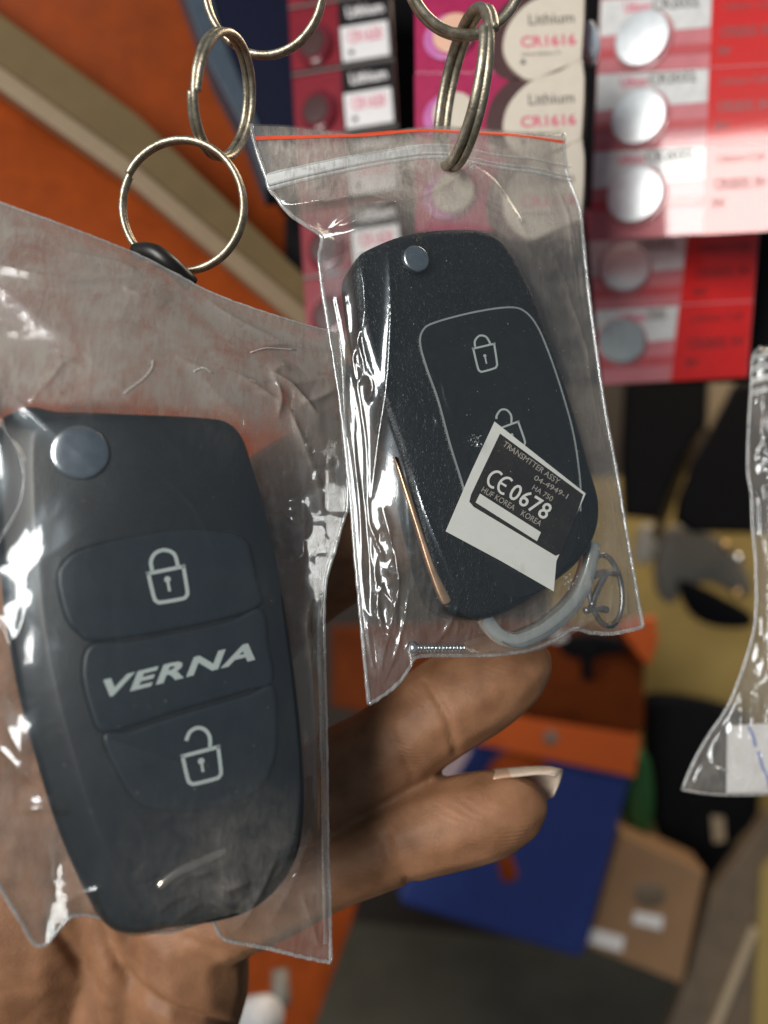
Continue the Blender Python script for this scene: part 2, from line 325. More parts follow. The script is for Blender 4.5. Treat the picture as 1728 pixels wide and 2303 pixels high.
M = dict(
    shell=mat('matt_black_plastic', (.007, .009, .011), .40, bump=.12, bscale=3, rvar=.03, spec=.6),
    button=mat('soft_black_rubber', (.012, .018, .024), .40, bump=.08, spec=.4, rvar=.03, bscale=4),
    piano=mat('gloss_black_plastic', (.008, .009, .010), .10, coat=.6, rvar=.04),
    leather=leather_mat(),
    print=mat('pale_print', (.40, .46, .45), .5, var=.05),
    silver=mat('silver_print', (.42, .38, .34), .4, var=.1),
    chrome=mat('chrome', (.75, .76, .78), .14, 1, var=.06, rvar=.06),
    brushed=mat('brushed_steel_rivet', (.52, .56, .60), .24, 1, var=.1),
    ring=mat('aged_nickel_wire', (.40, .36, .285), .42, .85, var=.3, nscale=.5, bump=.3, bscale=2.2, rvar=.12, dark=(.22, .185, .13)),
    brass=mat('brass', (.55, .36, .16), .35, 1, var=.2),
    loop=mat('pale_zinc_loop', (.86, .89, .84), .20, .8, var=.1),
    paper=mat('white_sticker_paper', (.72, .73, .69), .5, var=.04, nscale=.2),
    inkdark=mat('dark_sticker_print', (.075, .062, .052), .26, .8, var=.3, nscale=.25, coat=.3),
    red_line=mat('red_seal_ink', (.75, .09, .035), .45, var=.1),
    skin=skin_mat(),
    nail=mat('finger_nail', (.56, .45, .36), .28, var=.08, sss=.3),
    nail_bed=mat('nail_bed', (.46, .29, .20), .3, var=.08, sss=.3),
    mole=mat('mole', (.03, .014, .01), .6),
    orange=mat('orange_laminate', (.27, .046, .004), .6, spec=.2, var=.22, nscale=.05, bump=.15, bscale=.3),
    reflection_metal=mat('reflection_bar_metal', (.72, .64, .55), .16, 1),
    copper=mat('bright_blade_metal', (.80, .52, .34), .32, .9, var=.15),
    shaded_orange=mat('shaded_orange_wrapper', (.13, .027, .005), .75, spec=.1, var=.2, nscale=.05),  # orange darkened so the colour itself carries the packet's shade
    beige=mat('beige_painted_wood', (.135, .092, .040), .65, spec=.2, var=.12, nscale=.06),
    lip=mat('pale_edge_strip', (.25, .18, .11), .5, spec=.3, var=.08),
    navy=mat('navy_card', (.003, .005, .022), .6, spec=.2),
    slate=mat('slate_blue_edge', (.04, .06, .085), .5),
    black=mat('black_backing', (.004, .004, .005), .7, spec=.12),
    magenta=mat('magenta_card', (.34, .006, .07), .45, var=.08, coat=.2),
    crimson=mat('crimson_card', (.20, .003, .014), .45, var=.15, coat=.2),
    blackcard=mat('black_card_print', (.006, .005, .006), .5, spec=.25),
    white=mat('white_card', (.74, .72, .72), .45, var=.04),
    cream=mat('cream_card', (.60, .53, .44), .5, var=.04),
    shadebrown=mat('dark_brown_shade_and_print', (.055, .018, .018), .5),
    pinkink=mat('pink_ink', (.62, .09, .17), .5),
    greyink=mat('grey_ink', (.12, .11, .10), .5),
    pink=mat('pink_card', (.56, .19, .21), .4, spec=.12, var=.10, nscale=.12, coat=1.0),
    redcard=mat('red_card', (.58, .016, .015), .4, spec=.12, var=.08, coat=1.0),
    whitegl=mat('white_glossy_card', (.66, .66, .65), .4, spec=.12, coat=1.0),
    redink=mat('dark_red_ink', (.16, .010, .012), .4),
    cell=mat('coin_cell_steel', (.66, .70, .72), .34, .55, var=.06, nscale=.4),
    bulge=mat('clear_dome_over_cell', (.15, .015, .025), .15, coat=.5),
    peach=mat('peach_cell', (.70, .42, .30), .3, var=.06),
    violet=mat('painted_violet_sheen', (.48, .14, .36), .3),
    blue=mat('blue_pouch_fabric', (.010, .028, .17), .6, var=.12, nscale=.15, bump=.3),
    header=mat('orange_header_card', (.56, .095, .008), .5, var=.06),
    mustard=mat('mustard_wall', (.34, .245, .075), .6, var=.12, nscale=.02),
    floor=mat('grey_floor', (.075, .072, .058), .6, var=.25, nscale=.012),
    carton=mat('brown_carton', (.26, .145, .070), .7, var=.1, nscale=.05),
    darkwall=mat('dark_wall', (.030, .020, .014), .7, var=.3, nscale=.01),
    blackthing=mat('black_fabric', (.005, .005, .007), .8, spec=.15),
    tan=mat('tan_label', (.42, .33, .22), .6),
    green=mat('green_plastic', (.02, .10, .025), .5),
    grey=mat('grey_plastic', (.19, .17, .14), .5),
    plank=mat('greyish_brown_plank', (.14, .10, .065), .6, var=.2, nscale=.05),
    pinkpaper=mat('pink_white_paper', (.55, .40, .42), .6),
    bluewhite=mat('pale_blue_plastic', (.55, .63, .70), .35),
    yellow=mat('yellow_print', (.62, .42, .03), .4),
    blackrubber=mat('black_rubber', (.010, .009, .008), .4),
    bluepen=mat('blue_pen', (.22, .27, .55), .6),
    seam=film_mat('sealed_plastic_edge', (.80, .80, .78), haze=1.0, speck=.0, base_r=.25, rough=.12),
    zip=film_mat('milky_zip_strip', (.84, .86, .85), haze=1.0, speck=.4, base_r=.10, rough=.2),
    film=film_mat('clear_plastic_film', speck=1.0),
    film_back=film_mat('clear_plastic_film_back', speck=.3, haze=.8),
)
def set_dust(o, val):
    me = o.data; a = me.attributes.new('dust_haze', 'FLOAT', 'POINT'); v = np.broadcast_to(np.asarray(val, np.float32).ravel(), (len(me.vertices),))
    a.data.foreach_set('value', np.ascontiguousarray(v))

# ---------------------------------------------------------------- film sheets drawn tight over what the bag holds
def resample(pts, n, sm=True):
    p = smooth_open(pts, 6) if sm else np.asarray(pts, float)
    s = np.r_[0, np.cumsum(np.linalg.norm(np.diff(p, axis=0), axis=1))]; s /= s[-1]; t = np.linspace(0, 1, n)
    return np.stack([np.interp(t, s, p[:, k]) for k in (0, 1)], 1)
class Film:
    def __init__(s, fr, left, right, top, bottom, nu, nv):
        s.fr = fr; s.nu = nu; s.nv = nv
        L = resample(fr.pl(left), nv); R = resample(fr.pl(right), nv); T = resample(fr.pl(top), nu); B = resample(fr.pl(bottom), nu)
        u = np.linspace(0, 1, nu)[None, :, None]; v = np.linspace(0, 1, nv)[:, None, None]
        G = (1 - u) * L[:, None] + u * R[:, None] + (1 - v) * T[None] + v * B[None] - ((1 - u) * (1 - v) * L[0] + u * (1 - v) * R[0] + (1 - u) * v * L[-1] + u * v * R[-1])
        s.X = G[..., 0]; s.Y = G[..., 1]; s.U = np.broadcast_to(u[..., 0], s.X.shape); s.V = np.broadcast_to(v[..., 0], s.X.shape)
        s.edge = np.vstack([L, B[1:], R[::-1][1:], T[::-1][1:]])
    def drape(s, obs, it=900, press=0.0):
        h = np.maximum(obs, 0).copy(); ob = obs
        for lev in (4, 2, 1):
            o = ob[::lev, ::lev]; 
            hh = h[::lev, ::lev].copy() if lev == 4 else up_to(hh, o.shape)
            hh = np.maximum(hh, o); hh[0] = hh[-1] = 0; hh[:, 0] = hh[:, -1] = 0
            for k in range(it if lev > 1 else it // 3):
                a = .25 * (hh[:-2, 1:-1] + hh[2:, 1:-1] + hh[1:-1, :-2] + hh[1:-1, 2:]) + press * lev * lev
                hh[1:-1, 1:-1] = np.maximum(o[1:-1, 1:-1], a)
        return hh
    def dist(s, pix):
        return line_dist(s.X, s.Y, smooth_open(s.fr.pl(pix), 4))
    def mesh(s, name, h, m, parent, dust_haze):
        nu, nv = s.nu, s.nv; V = s.fr.to3(np.stack([s.X.ravel(), s.Y.ravel()], 1), h.ravel())
        i = np.arange(nu * nv).reshape(nv, nu)
        Fc = np.stack([i[:-1, :-1].ravel(), i[1:, :-1].ravel(), i[1:, 1:].ravel(), i[:-1, 1:].ravel()], 1)
        o = add_mesh(name, V, Fc.tolist(), m, parent); set_dust(o, dust_haze); return o
    def height_at(s, h, xy):
        xs = s.X.ravel(); ys = s.Y.ravel(); hs = h.ravel(); out = []
        for x, y in xy: out.append(hs[np.argmin((xs - x) ** 2 + (ys - y) ** 2)])
        return np.array(out)
    def strip(s, name, h, pix, wid_px, lift, m, parent, dust_haze=None, n=6, thick=.12):
        c = smooth_open(pix, n); c = s.fr.pl(c); t = np.gradient(c, axis=0); nn = np.stack([-t[:, 1], t[:, 0]], 1); nn /= np.linalg.norm(nn, axis=1)[:, None]
        wd = wid_px / F * -s.fr.O[2]; rows = []
        for k in (-.5, -.25, 0, .25, .5):
            q = c + nn * wd * k; rows.append(s.fr.to3(q, s.height_at(h, q) + lift + thick * (1 - (2 * k) ** 2)))
        L = len(c); V = np.vstack(rows); Fc = [(a * L + i, (a + 1) * L + i, (a + 1) * L + i + 1, a * L + i + 1) for a in range(4) for i in range(L - 1)]
        o = add_mesh(name, V, Fc, m, parent)
        if dust_haze is not None: set_dust(o, dust_haze)
        return o
def up_to(a, shape):
    r = np.linspace(0, a.shape[0] - 1, shape[0]); c = np.linspace(0, a.shape[1] - 1, shape[1])
    r0 = np.floor(r).astype(int); c0 = np.floor(c).astype(int); r1 = np.minimum(r0 + 1, a.shape[0] - 1); c1 = np.minimum(c0 + 1, a.shape[1] - 1)
    fr_ = (r - r0)[:, None]; fc = (c - c0)[None]
    return (a[r0][:, c0] * (1 - fc) + a[r0][:, c1] * fc) * (1 - fr_) + (a[r1][:, c0] * (1 - fc) + a[r1][:, c1] * fc) * fr_
def hump(X, Y, poly, H, r):
    d = poly_sdf(X, Y, poly); t = np.clip(d / r, 0, 1)
    return np.where(d > 0, (H - r) + r * np.sqrt(np.maximum(0, 1 - (1 - t) ** 2)), -5.0)

# ================================================================ SETTING
def quad_px(name, pts, m, kind=None, **kw):
    V = np.array([P(*p) for p in pts]); return add_mesh(name, V, [tuple(range(len(V)))], m, smooth=False, **kw)
wall = Frame(P(864, 1151, 1150), -8, 4)
V, Fc = box3(wall, -1300, 1300, -1400, 1300, -30, 0); tag(add_mesh('wall', V, Fc, M['darkwall'], smooth=False), kind='structure')
fl = bpy.data.meshes.new('floor'); fz = .62
fl.from_pydata([(-2, -.6, 0), (2, -.6, 0), (2, 2.2, 0), (-2, 2.2, 0)], [], [(0, 1, 2, 3)]); fl.materials.append(M['floor'])
flo = bpy.data.objects.new('floor', fl); COL.objects.link(flo); flo.location = (0, 0, fz); tag(flo, kind='structure')

def board(name, fr, pix, thick, m, label=None, cat=None, parent=None, group=None, h=0, r=.4, sm=0):
    V, Fc = plate(fr, pix, h - thick, h, r, sm)
    o = add_mesh(name, V, Fc, m, parent, smooth=bool(sm)); return tag(o, label, cat, group)

# orange shelf boards with the beige moulding across them
fU = Frame(P(300, 150, 340), 18, -20)
board('orange_board', fU, [(-160, -160), (480, -160), (760, 520), (690, 660), (-160, -60)], 12, M['orange'], 'dark orange laminate board above the diagonal beige moulding', 'board')
fL = Frame(P(300, 500, 335), 18, 12)
board('orange_board', fL, [(-260, 20), (-60, 100), (300, 360), (720, 720), (800, 1000), (800, 1150), (-260, 1150)], 12, M['orange'], 'bright orange laminate board below the diagonal beige moulding', 'board')
fM = Frame(P(330, 330, 318), 14, -4)
mo = origin_empty('moulding', P(330, 330, 318), 'beige wooden moulding running diagonally across the orange boards', 'moulding')
board('strip', fM, [(-160, -95), (0, 31), (312, 260), (676, 612), (820, 760), (800, 790), (655, 665), (290, 355), (0, 146), (-160, 30)], 9, M['beige'], parent=mo)
board('edge_lip', fM, [(-160, 30), (0, 146), (290, 355), (655, 665), (800, 790), (780, 820), (640, 706), (270, 392), (0, 200), (-160, 90)], 9, M['lip'], parent=mo, h=2.5, r=1.2)

# navy box with a slate edge
fN = Frame(P(520, 140, 320), 10, 0)
nb = origin_empty('navy_box', P(520, 140, 320), 'navy blue box with slate grey edge behind the left key rings', 'box')
board('box_front', fN, [(430, -160), (690, -160), (690, 420), (640, 420), (490, 60)], 30, M['navy'], parent=nb, h=3)
board('box_edge', fN, [(360, -160), (432, -160), (500, 80), (640, 420), (600, 420), (555, 300), (470, 140)], 20, M['slate'], parent=nb, h=5)

# black display board that the battery cards hang on
fB = Frame(P(1150, 350, 350), -8, 2)
board('display_board', fB, [(640, -200), (1900, -200), (1900, 850), (1380, 860), (640, 860)], 6, M['black'], 'black display board behind the hanging battery cards', 'board')

# ---------------------------------------------------------------- battery cards
def put(name, vf, m, parent, smooth=False): return add_mesh(name, vf[0], vf[1], m, parent, smooth)
def lerp(a, b, t): return (a[0] + (b[0] - a[0]) * t, a[1] + (b[1] - a[1]) * t)
f1 = Frame(P(770, 200, 300), -16, 6)
for ci, (v0, v1, rows, lab) in enumerate(((-170, 126, ((-163,), (-12,)), 'red and black battery card with white labels, beside the upper left key ring'),
                                          (133, 430, ((138,), (288,)), 'red and black battery card half hidden by the top edge of the right bag'),
                                          (440, 740, ((446,), (597,)), 'dark red battery card seen between the two plastic bags'))):
    c = origin_empty('battery_card', P(770, v0, 300), lab, 'battery card', 'cards of small coin cells')
    s = lambda u: -(u - 655) * .16            # the rows climb to the right
    k = .055
    xs = lambda u, v: u + (v - 100) * k
    q = lambda u, v: (xs(u, v), v + 34 + s(u))
    board('backing', f1, [q(655, v0), q(885, v0), q(885, v1), q(655, v1)], 1.0, M['crimson'], parent=c, h=0)
    for (r0,) in rows:
        board('black_panel', f1, [q(765, r0), q(884, r0), q(884, r0 + 146), q(765, r0 + 146)], .3, M['blackcard'], parent=c, h=.35, r=.05)
        board('white_label', f1, [q(768, r0 + 58), q(874, r0 + 58), q(876, r0 + 136), q(770, r0 + 136)], .3, M['white'], parent=c, h=.7, r=.05)
        put('lettering', text_px(f1, 'CR1620', q(786, r0 + 96), q(862, r0 + 96), 26, .8, bold=.02), M['pinkink'], c)
        put('lettering', text_px(f1, 'Lithium', q(785, r0 + 38), q(868, r0 + 38), 24, .5, bold=.03), M['white'], c)
        put('print_dot', plate(f1, [q(785, r0 + 112), q(796, r0 + 112), q(796, r0 + 122), q(785, r0 + 122)], .7, .8, .02), M['blackcard'], c)
        cc = f1.pl([q(712, r0 + 92)])[0]; ang = np.linspace(0, 2 * math.pi, 28, endpoint=False)
        put('blister', solid(f1, np.stack([cc[0] + 7.5 * np.cos(ang), cc[1] + 9.0 * np.sin(ang)], 1), round_prof(.2, 2.6, 1.6)), M['bulge'], c, True)
        put('coin_cell', solid(f1, np.stack([cc[0] - .6 + 5.4 * np.cos(ang), cc[1] + 6.2 * np.sin(ang)], 1), round_prof(2.2, 3.2, .4)), M['shadebrown'], c, True)
        put('score_line', plate(f1, [q(655, r0 + 143), q(884, r0 + 143), q(884, r0 + 149), q(655, r0 + 149)], .3, .9, .05), M['greyink'], c)

f2 = Frame(P(1110, 160, 236), -13, 6)
for ci, (cv, ly, lab) in enumerate(((85, 92, 'magenta battery card with cream lobe, its peach cell behind the right key ring'), (262, 272, 'magenta battery card with cream lobe, just above the right bag'), (440, 452, 'magenta battery card seen through the right plastic bag'))):
    c = origin_empty('battery_card', P(1110, cv, 236), lab, 'battery card', 'cards of coin cells with cream lobes')
    board('backing', f2, [(932, cv - 96), (1312, cv - 104), (1308, cv + 78), (934, cv + 80)], 1.0, M['magenta'], parent=c)
    lob = [(1312, ly - 128), (1255, ly - 112), (1190, ly - 88), (1145, ly - 40), (1131, ly + 10), (1142, ly + 48), (1172, ly + 78), (1200, ly + 86), (1240, ly + 70), (1300, ly + 44), (1309, ly + 40)]
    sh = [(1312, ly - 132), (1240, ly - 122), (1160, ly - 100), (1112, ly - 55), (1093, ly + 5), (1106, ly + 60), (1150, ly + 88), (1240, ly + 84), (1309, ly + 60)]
    put('shadow_rim', plate(f2, sh, .1, .45, .1, 5), M['shadebrown'], c)  # dark crescent paints the shadow around the cream lobe
    put('cream_lobe', plate(f2, lob, .3, 2.2, .5, 4), M['cream'], c, False)
    put('lettering', text_px(f2, 'Lithium', (1190, ly - 36), (1292, ly - 42), 24, 2.3, bold=.01), M['greyink'], c)
    put('lettering', text_px(f2, 'CR1616', (1172, ly + 14), (1296, ly + 8), 24, 2.3, bold=.02), M['pinkink'], c)
    put('lettering', text_px(f2, 'Lithium Battery 3V', (1174, ly + 34), (1262, ly + 30), 9, 2.3), M['greyink'], c)
    put('print_dot', plate(f2, [(1172, ly + 42), (1182, ly + 42), (1182, ly + 52), (1172, ly + 52)], 2.2, 2.3, .02), M['greyink'], c)
    cc = f2.pl([(1022, cv)])[0]; ang = np.linspace(0, 2 * math.pi, 36, endpoint=False)
    put('blister', solid(f2, np.stack([cc[0] - 1.6 + 8.4 * np.cos(ang), cc[1] + 8.0 * np.sin(ang)], 1), round_prof(.1, 1.2, .6)), M['violet'], c, True)  # violet colour paints a highlight onto the blister
    put('coin_cell', solid(f2, np.stack([cc[0] + 6.7 * np.cos(ang), cc[1] + 6.8 * np.sin(ang)], 1), round_prof(.8, 2.6, .6)), M['peach'] if ci == 0 else M['cream'], c, True)

def lamp_facing(u, v, d, lamp):
    p = P(u, v, d); a = -p / np.linalg.norm(p); b = np.array(lamp) - p; b = b / np.linalg.norm(b); n = a + b; n /= np.linalg.norm(n)
    return math.degrees(math.atan2(n[0], n[2])), math.degrees(math.asin(n[1]))
def cell_strip(fr, lab, d, rows, L, R, S, top, bot, cells, cname):
    """rows: (v of row top) ; L,R,S(v): pixel x of left edge, right edge, where the red begins"""
    c = origin_empty('battery_strip', P(1500, rows[0], d), lab, 'battery strip', 'strips of steel coin cells')
    sl = lambda u: -(u - 1345) * .055
    q = lambda u, v: (u, v + sl(u))
    vs = np.linspace(top, bot, 6)
    board('backing', fr, [q(L(v), v) for v in vs] + [q(R(v), v) for v in vs[::-1]], .8, M['pink'], parent=c)
    board('red_panel', fr, [q(S(v), v) for v in vs] + [q(R(v) - 2, v) for v in vs[::-1]], .3, M['redcard'], parent=c, h=.3, r=.05)
    for i, v in enumerate(rows):
        board('white_band', fr, [q(L(v) + 2, v), q(S(v) - 2, v), q(S(v + 80) - 2, v + 74), q(L(v + 80) + 2, v + 82)], .3, M['whitegl'], parent=c, h=.3, r=.05)
        put('lettering', text_px(fr, cname, q(L(v) + 55, v + 30), q(L(v) + 115, v + 30), 22, .36, bold=.03), M['pinkink'], c)
        put('lettering', text_px(fr, 'CR2032', q(L(v) + 118, v + 28), q(S(v) - 30, v + 26), 22, .36, bold=.03), M['greyink'], c)
        put('lettering', text_px(fr, 'Lithium Cell', q(S(v) + 25, v + 38), q(R(v) - 25, v + 38), 18, .36, bold=.01), M['redink'], c)
        put('lettering', text_px(fr, 'CR2032 3V', q(S(v) + 18, v + 98), q(R(v) - 20, v + 98), 22, .36, bold=.03), M['redink'], c)
        put('lettering', text_px(fr, '3V', q(S(v) + 12, v + 138), q(S(v) + 44, v + 138), 17, .36, bold=.04), M['redink'], c)
        put('print_bar', plate(fr, [q(L(v + 110), v + 110), q(S(v + 110), v + 110), q(S(v + 150), v + 132), q(L(v + 150), v + 132)], .1, .3, .05), M['redcard'] if False else M['pinkdeep'], c)
        put('score_line', plate(fr, [q(L(v), v - 4), q(R(v), v - 4), q(R(v), v - 1), q(L(v), v - 1)], .1, .5, .05), M['pink'], c)
    for (u, v, rpx, mm) in cells:
        cc = fr.pl([(u, v)])[0]; r = rpx / F * d; ang = np.linspace(0, 2 * math.pi, 40, endpoint=False)
        cir = np.stack([np.cos(ang), np.sin(ang)], 1)
        put('dome', solid(fr, cc + cir * (r + 1.1) + [.2, -.4], round_prof(.1, 1.3, .7)), M['pink'], c, True)
        put('coin_cell', solid(fr, cc + cir * r, round_prof(.6, 3.2, .5)), mm, c, True)
    return c
M['pinkdeep'] = mat('deep_pink_print', (.52, .09, .10), .4, spec=.12, var=.1, coat=1.0)
M['celldull'] = mat('dull_coin_cell', (.36, .40, .41), .45, .4, var=.15, nscale=.4)
ya, pa = lamp_facing(1700, 700, 275, LAMP)
f3 = Frame(P(1520, 300, 275), ya, pa)
cell_strip(f3, 'glaring pink and red battery strip with three bright coin cells', 275, (-166, 0, 168, 342), lambda v: 1350 - v * .045, lambda v: 1760 - v * .045, lambda v: 1603 - v * .04, -190, 541,
           ((1452, -82, 58, M['cell']), (1447, 92, 59, M['cell']), (1439, 268, 60, M['cell']), (1431, 442, 62, M['cell'])), 'Lithium')
f4 = Frame(P(1500, 700, 310), -9, 2)
cell_strip(f4, 'pink and red battery strip with two duller coin cells, hanging below the glaring strip', 310, (540, 698), lambda v: 1322 + (v - 540) * .10, lambda v: 1708 - (v - 540) * .08, lambda v: 1548 - (v - 540) * .12, 470, 866,
           ((1404, 606, 53, M['cell']), (1397, 770, 50, M['celldull'])), 'Lithium')
# hook and packet
fh = Frame(P(1330, 80, 238), -10, 0)
board('display_hook', fh, [(1312, 55), (1330, 40), (1346, 60), (1352, 100), (1336, 128), (1312, 112), (1305, 80)], 5, M['bluewhite'], 'small pale blue plastic hook beside the glaring battery strip', 'hook', r=1.6, sm=4)
fk = Frame(P(1740, 630, 345), -20, 0)
pk = origin_empty('packet', P(1740, 630, 300), 'small yellow, white and dark red packet at the edge beside the red strips', 'packet')
board('wrapper', fk, [(1690, 545), (1850, 530), (1850, 790), (1690, 790)], 3, M['shadebrown'], parent=pk)
board('yellow_print', fk, [(1702, 560), (1850, 550), (1850, 610), (1702, 610)], .4, M['yellow'], parent=pk, h=.4, r=.05)
board('white_print', fk, [(1702, 618), (1850, 612), (1850, 660), (1700, 666)], .4, M['white'], parent=pk, h=.4, r=.05)
board('red_print', fk, [(1704, 690), (1850, 680), (1850, 740), (1700, 735)], .4, M['crimson'], parent=pk, h=.4, r=.05)

# ---------------------------------------------------------------- blurred things lower down
fy = Frame(P(1550, 1400, 820), -10, 6)
board('mustard_panel', fy, [(1240, 1080), (2100, 1040), (2100, 1900), (1240, 1900)], 20, M['mustard'], 'mustard yellow wall panel behind the hanging bags at the right', 'panel')
fo = Frame(P(1100, 1500, 640), -4, 6)
ob = origin_empty('orange_packet', P(1100, 1500, 640), 'shaded orange hanging packet behind the finger, above the blue pouch', 'packet')
board('packet_body', fo, [(745, 1410), (1250, 1400), (1390, 1410), (1452, 1480), (1450, 1640), (1380, 1700), (745, 1590)], 14, M['shaded_orange'], parent=ob, r=3)
board('lit_corner', fo, [(1385, 1400), (1475, 1385), (1482, 1440), (1462, 1500), (1430, 1470)], 8, M['header'], parent=ob, h=6, r=2)  # brighter orange paints the lit corner of the shaded packet
fc = Frame(P(1330, 1455, 600), -6, 0)
board('black_clip', fc, [(1270, 1440), (1330, 1425), (1398, 1440), (1405, 1468), (1340, 1482), (1335, 1530), (1312, 1530), (1308, 1486), (1268, 1474)], 10, M['blackthing'], 'black clip hanging below the right bag corner', 'clip', r=2, sm=3)
board('white_tag', Frame(P(1258, 1430, 590), 0, 0), [(1240, 1424), (1268, 1416), (1276, 1438), (1250, 1446)], 2, M['white'], 'tiny white tag beside the black clip', 'tag', r=.5)
fp = Frame(P(1200, 1850, 575), 6, 8)
bp_ = origin_empty('blue_pouch', P(1200, 1850, 575), 'deep blue pouch with orange header card hanging behind the lower finger', 'pouch')
board('header_card', fp, [(1085, 1600), (1440, 1655), (1428, 1748), (1060, 1672)], 2, M['header'], parent=bp_, h=2, r=.4)
board('pouch_body', fp, [(1062, 1668), (1420, 1746), (1318, 2140), (1300, 2155), (905, 2035), (898, 2015)], 12, M['blue'], parent=bp_, r=3)
board('hang_hole', fp, [(1224, 1655), (1236, 1642), (1250, 1648), (1256, 1662), (1244, 1674), (1228, 1670)], .4, M['grey'], parent=bp_, h=2.4, r=.1, sm=3)
board('orange_print', fp, [(1120, 1700), (1190, 1690), (1230, 1725), (1200, 1790), (1150, 1900), (1165, 1970), (1130, 1980), (1115, 1900), (1090, 1760)], .5, M['orange'], parent=bp_, h=.5, r=.1, sm=3)
fpp = Frame(P(960, 1730, 520), 10, 0)
pp = origin_empty('paper_slip', P(960, 1730, 520), 'pink and white paper slip glimpsed between the two fingers', 'paper')
board('sheet', fpp, [(880, 1800), (905, 1760), (1040, 1660), (1060, 1690), (1000, 1790)], .6, M['pinkpaper'], parent=pp, r=.1)
board('pink_corner', fpp, [(878, 1798), (905, 1762), (935, 1755), (925, 1790)], .5, M['pinkink'], parent=pp, h=.6, r=.1)
fcb = Frame(P(1450, 2040, 600), -12, 10)
cb = origin_empty('cardboard_box', P(1450, 2040, 600), 'brown cardboard box with two white labels right of the blue pouch', 'box')
board('box_face', fcb, [(1395, 1872), (1588, 1962), (1535, 2215), (1318, 2128)], 60, M['carton'], parent=cb, r=2)
board('white_label', fcb, [(1428, 2050), (1492, 2062), (1488, 2092), (1422, 2076)], .5, M['white'], parent=cb, h=.5, r=.1)
board('white_label', fcb, [(1330, 2088), (1405, 2108), (1398, 2142), (1322, 2120)], .5, M['white'], parent=cb, h=.5, r=.1)
board('round_stamp', fcb, [(1430, 1995), (1460, 1982), (1492, 1995), (1498, 2025), (1465, 2040), (1432, 2028)], .4, M['plank'], parent=cb, h=.4, r=.1, sm=3)
fkb = Frame(P(1560, 1800, 700), -8, 4)
kb = origin_empty('black_pouch', P(1560, 1800, 560), 'black fabric pouch with a tan label behind the far right bag', 'pouch')
board('pouch_body', fkb, [(1455, 1600), (1490, 1565), (1640, 1590), (1700, 1640), (1712, 1830), (1660, 1900), (1600, 2050), (1580, 2060), (1560, 1940), (1488, 1890), (1468, 1760)], 25, M['blackthing'], parent=kb, r=6, sm=3)
board('tan_label', fkb, [(1600, 1835), (1628, 1838), (1632, 1892), (1606, 1896)], .6, M['tan'], parent=kb, h=.8, r=.1)
board('green_bottle', Frame(P(1440, 1790, 650), 0, 0), [(1415, 1700), (1445, 1690), (1470, 1720), (1480, 1800), (1470, 1880), (1430, 1880), (1405, 1800)], 30, M['green'], 'blurred green plastic bottle between the blue and black pouches', 'bottle', r=10, sm=3)
fpl = Frame(P(1640, 2150, 620), -12, 10)
pl_ = origin_empty('wooden_plank', P(1640, 2150, 620), 'greyish brown wooden plank with a pale edge at lower right', 'plank')
board('plank_face', fpl, [(1600, 2010), (1730, 1830), (1960, 1830), (1960, 2460), (1440, 2460), (1540, 2220)], 20, M['plank'], parent=pl_, r=2)
board('pale_edge', fpl, [(1690, 2085), (1708, 2092), (1610, 2340), (1590, 2335)], 4, M['tan'], parent=pl_, h=4, r=1)
board('yellow_edge', fpl, [(1712, 1960), (1760, 1900), (1760, 2400), (1690, 2400)], 4, M['mustard'], parent=pl_, h=5, r=1)
# black pouches below the battery strips
fbp = Frame(P(1510, 1000, 680), -12, 4)
board('black_pouch', fbp, [(1408, 840), (1596, 840), (1590, 955), (1560, 995), (1522, 1060), (1500, 1120), (1484, 1168), (1404, 1160), (1398, 1020)], 14, M['blackthing'], 'black pouch hanging under the pale end of the lower battery strip', 'pouch', group='black pouches', r=4)
board('black_pouch', fbp, [(1656, 860), (1760, 860), (1760, 1200), (1560, 1196), (1522, 1168), (1528, 1120), (1560, 1040), (1592, 985)], 14, M['blackthing'], 'black pouch hanging between the slanted pale strap and the far right bag', 'pouch', group='black pouches', r=4)
fst = Frame(P(1560, 980, 700), -8, 0)
board('tan_strap', fst, [(1596, 850), (1658, 850), (1640, 950), (1605, 985), (1590, 960)], 4, M['tan'], 'tan strap between the two black pouches', 'strap', r=1)
board('olive_strap', fst, [(1545, 965), (1588, 960), (1545, 1060), (1510, 1150), (1480, 1220), (1465, 1200), (1505, 1095)], 4, M['beige'], 'slanted olive strap between the two black pouches', 'strap', r=1)
fgz = Frame(P(1560, 1280, 720), -6, 0)
board('pale_tube', fgz, [(1450, 1180), (1490, 1185), (1480, 1240), (1462, 1268), (1432, 1262), (1436, 1220)], 14, M['cream'], 'pale cream tube against the mustard panel', 'tube', r=5, sm=3)
gc = origin_empty('grey_clamp', P(1580, 1300, 560), 'grey clamp with a black jaw against the mustard panel', 'clamp')
board('clamp_body', fgz, [(1490, 1200), (1560, 1185), (1640, 1230), (1690, 1300), (1680, 1345), (1600, 1310), (1540, 1330), (1510, 1360), (1480, 1320)], 14, M['grey'], parent=gc, r=4, sm=3)
board('black_jaw', fgz, [(1528, 1310), (1570, 1315), (1640, 1350), (1690, 1380), (1690, 1410), (1620, 1412), (1560, 1385)], 10, M['blackthing'], parent=gc, h=8, r=3, sm=3)
def ball(c, r, n=10):
    V = [c + r * np.array([0, 0, 1])]; 
    V = []; Fc = []
    for i in range(n + 1):
        a = math.pi * i / n
        for k in range(2 * n):
            b = 2 * math.pi * k / (2 * n); V.append(c + r * np.array([math.sin(a) * math.cos(b), math.cos(a), math.sin(a) * math.sin(b)]))
    for i in range(n):
        for k in range(2 * n): Fc.append((i * 2 * n + k, i * 2 * n + (k + 1) % (2 * n), (i + 1) * 2 * n + (k + 1) % (2 * n), (i + 1) * 2 * n + k))
    return np.array(V), Fc
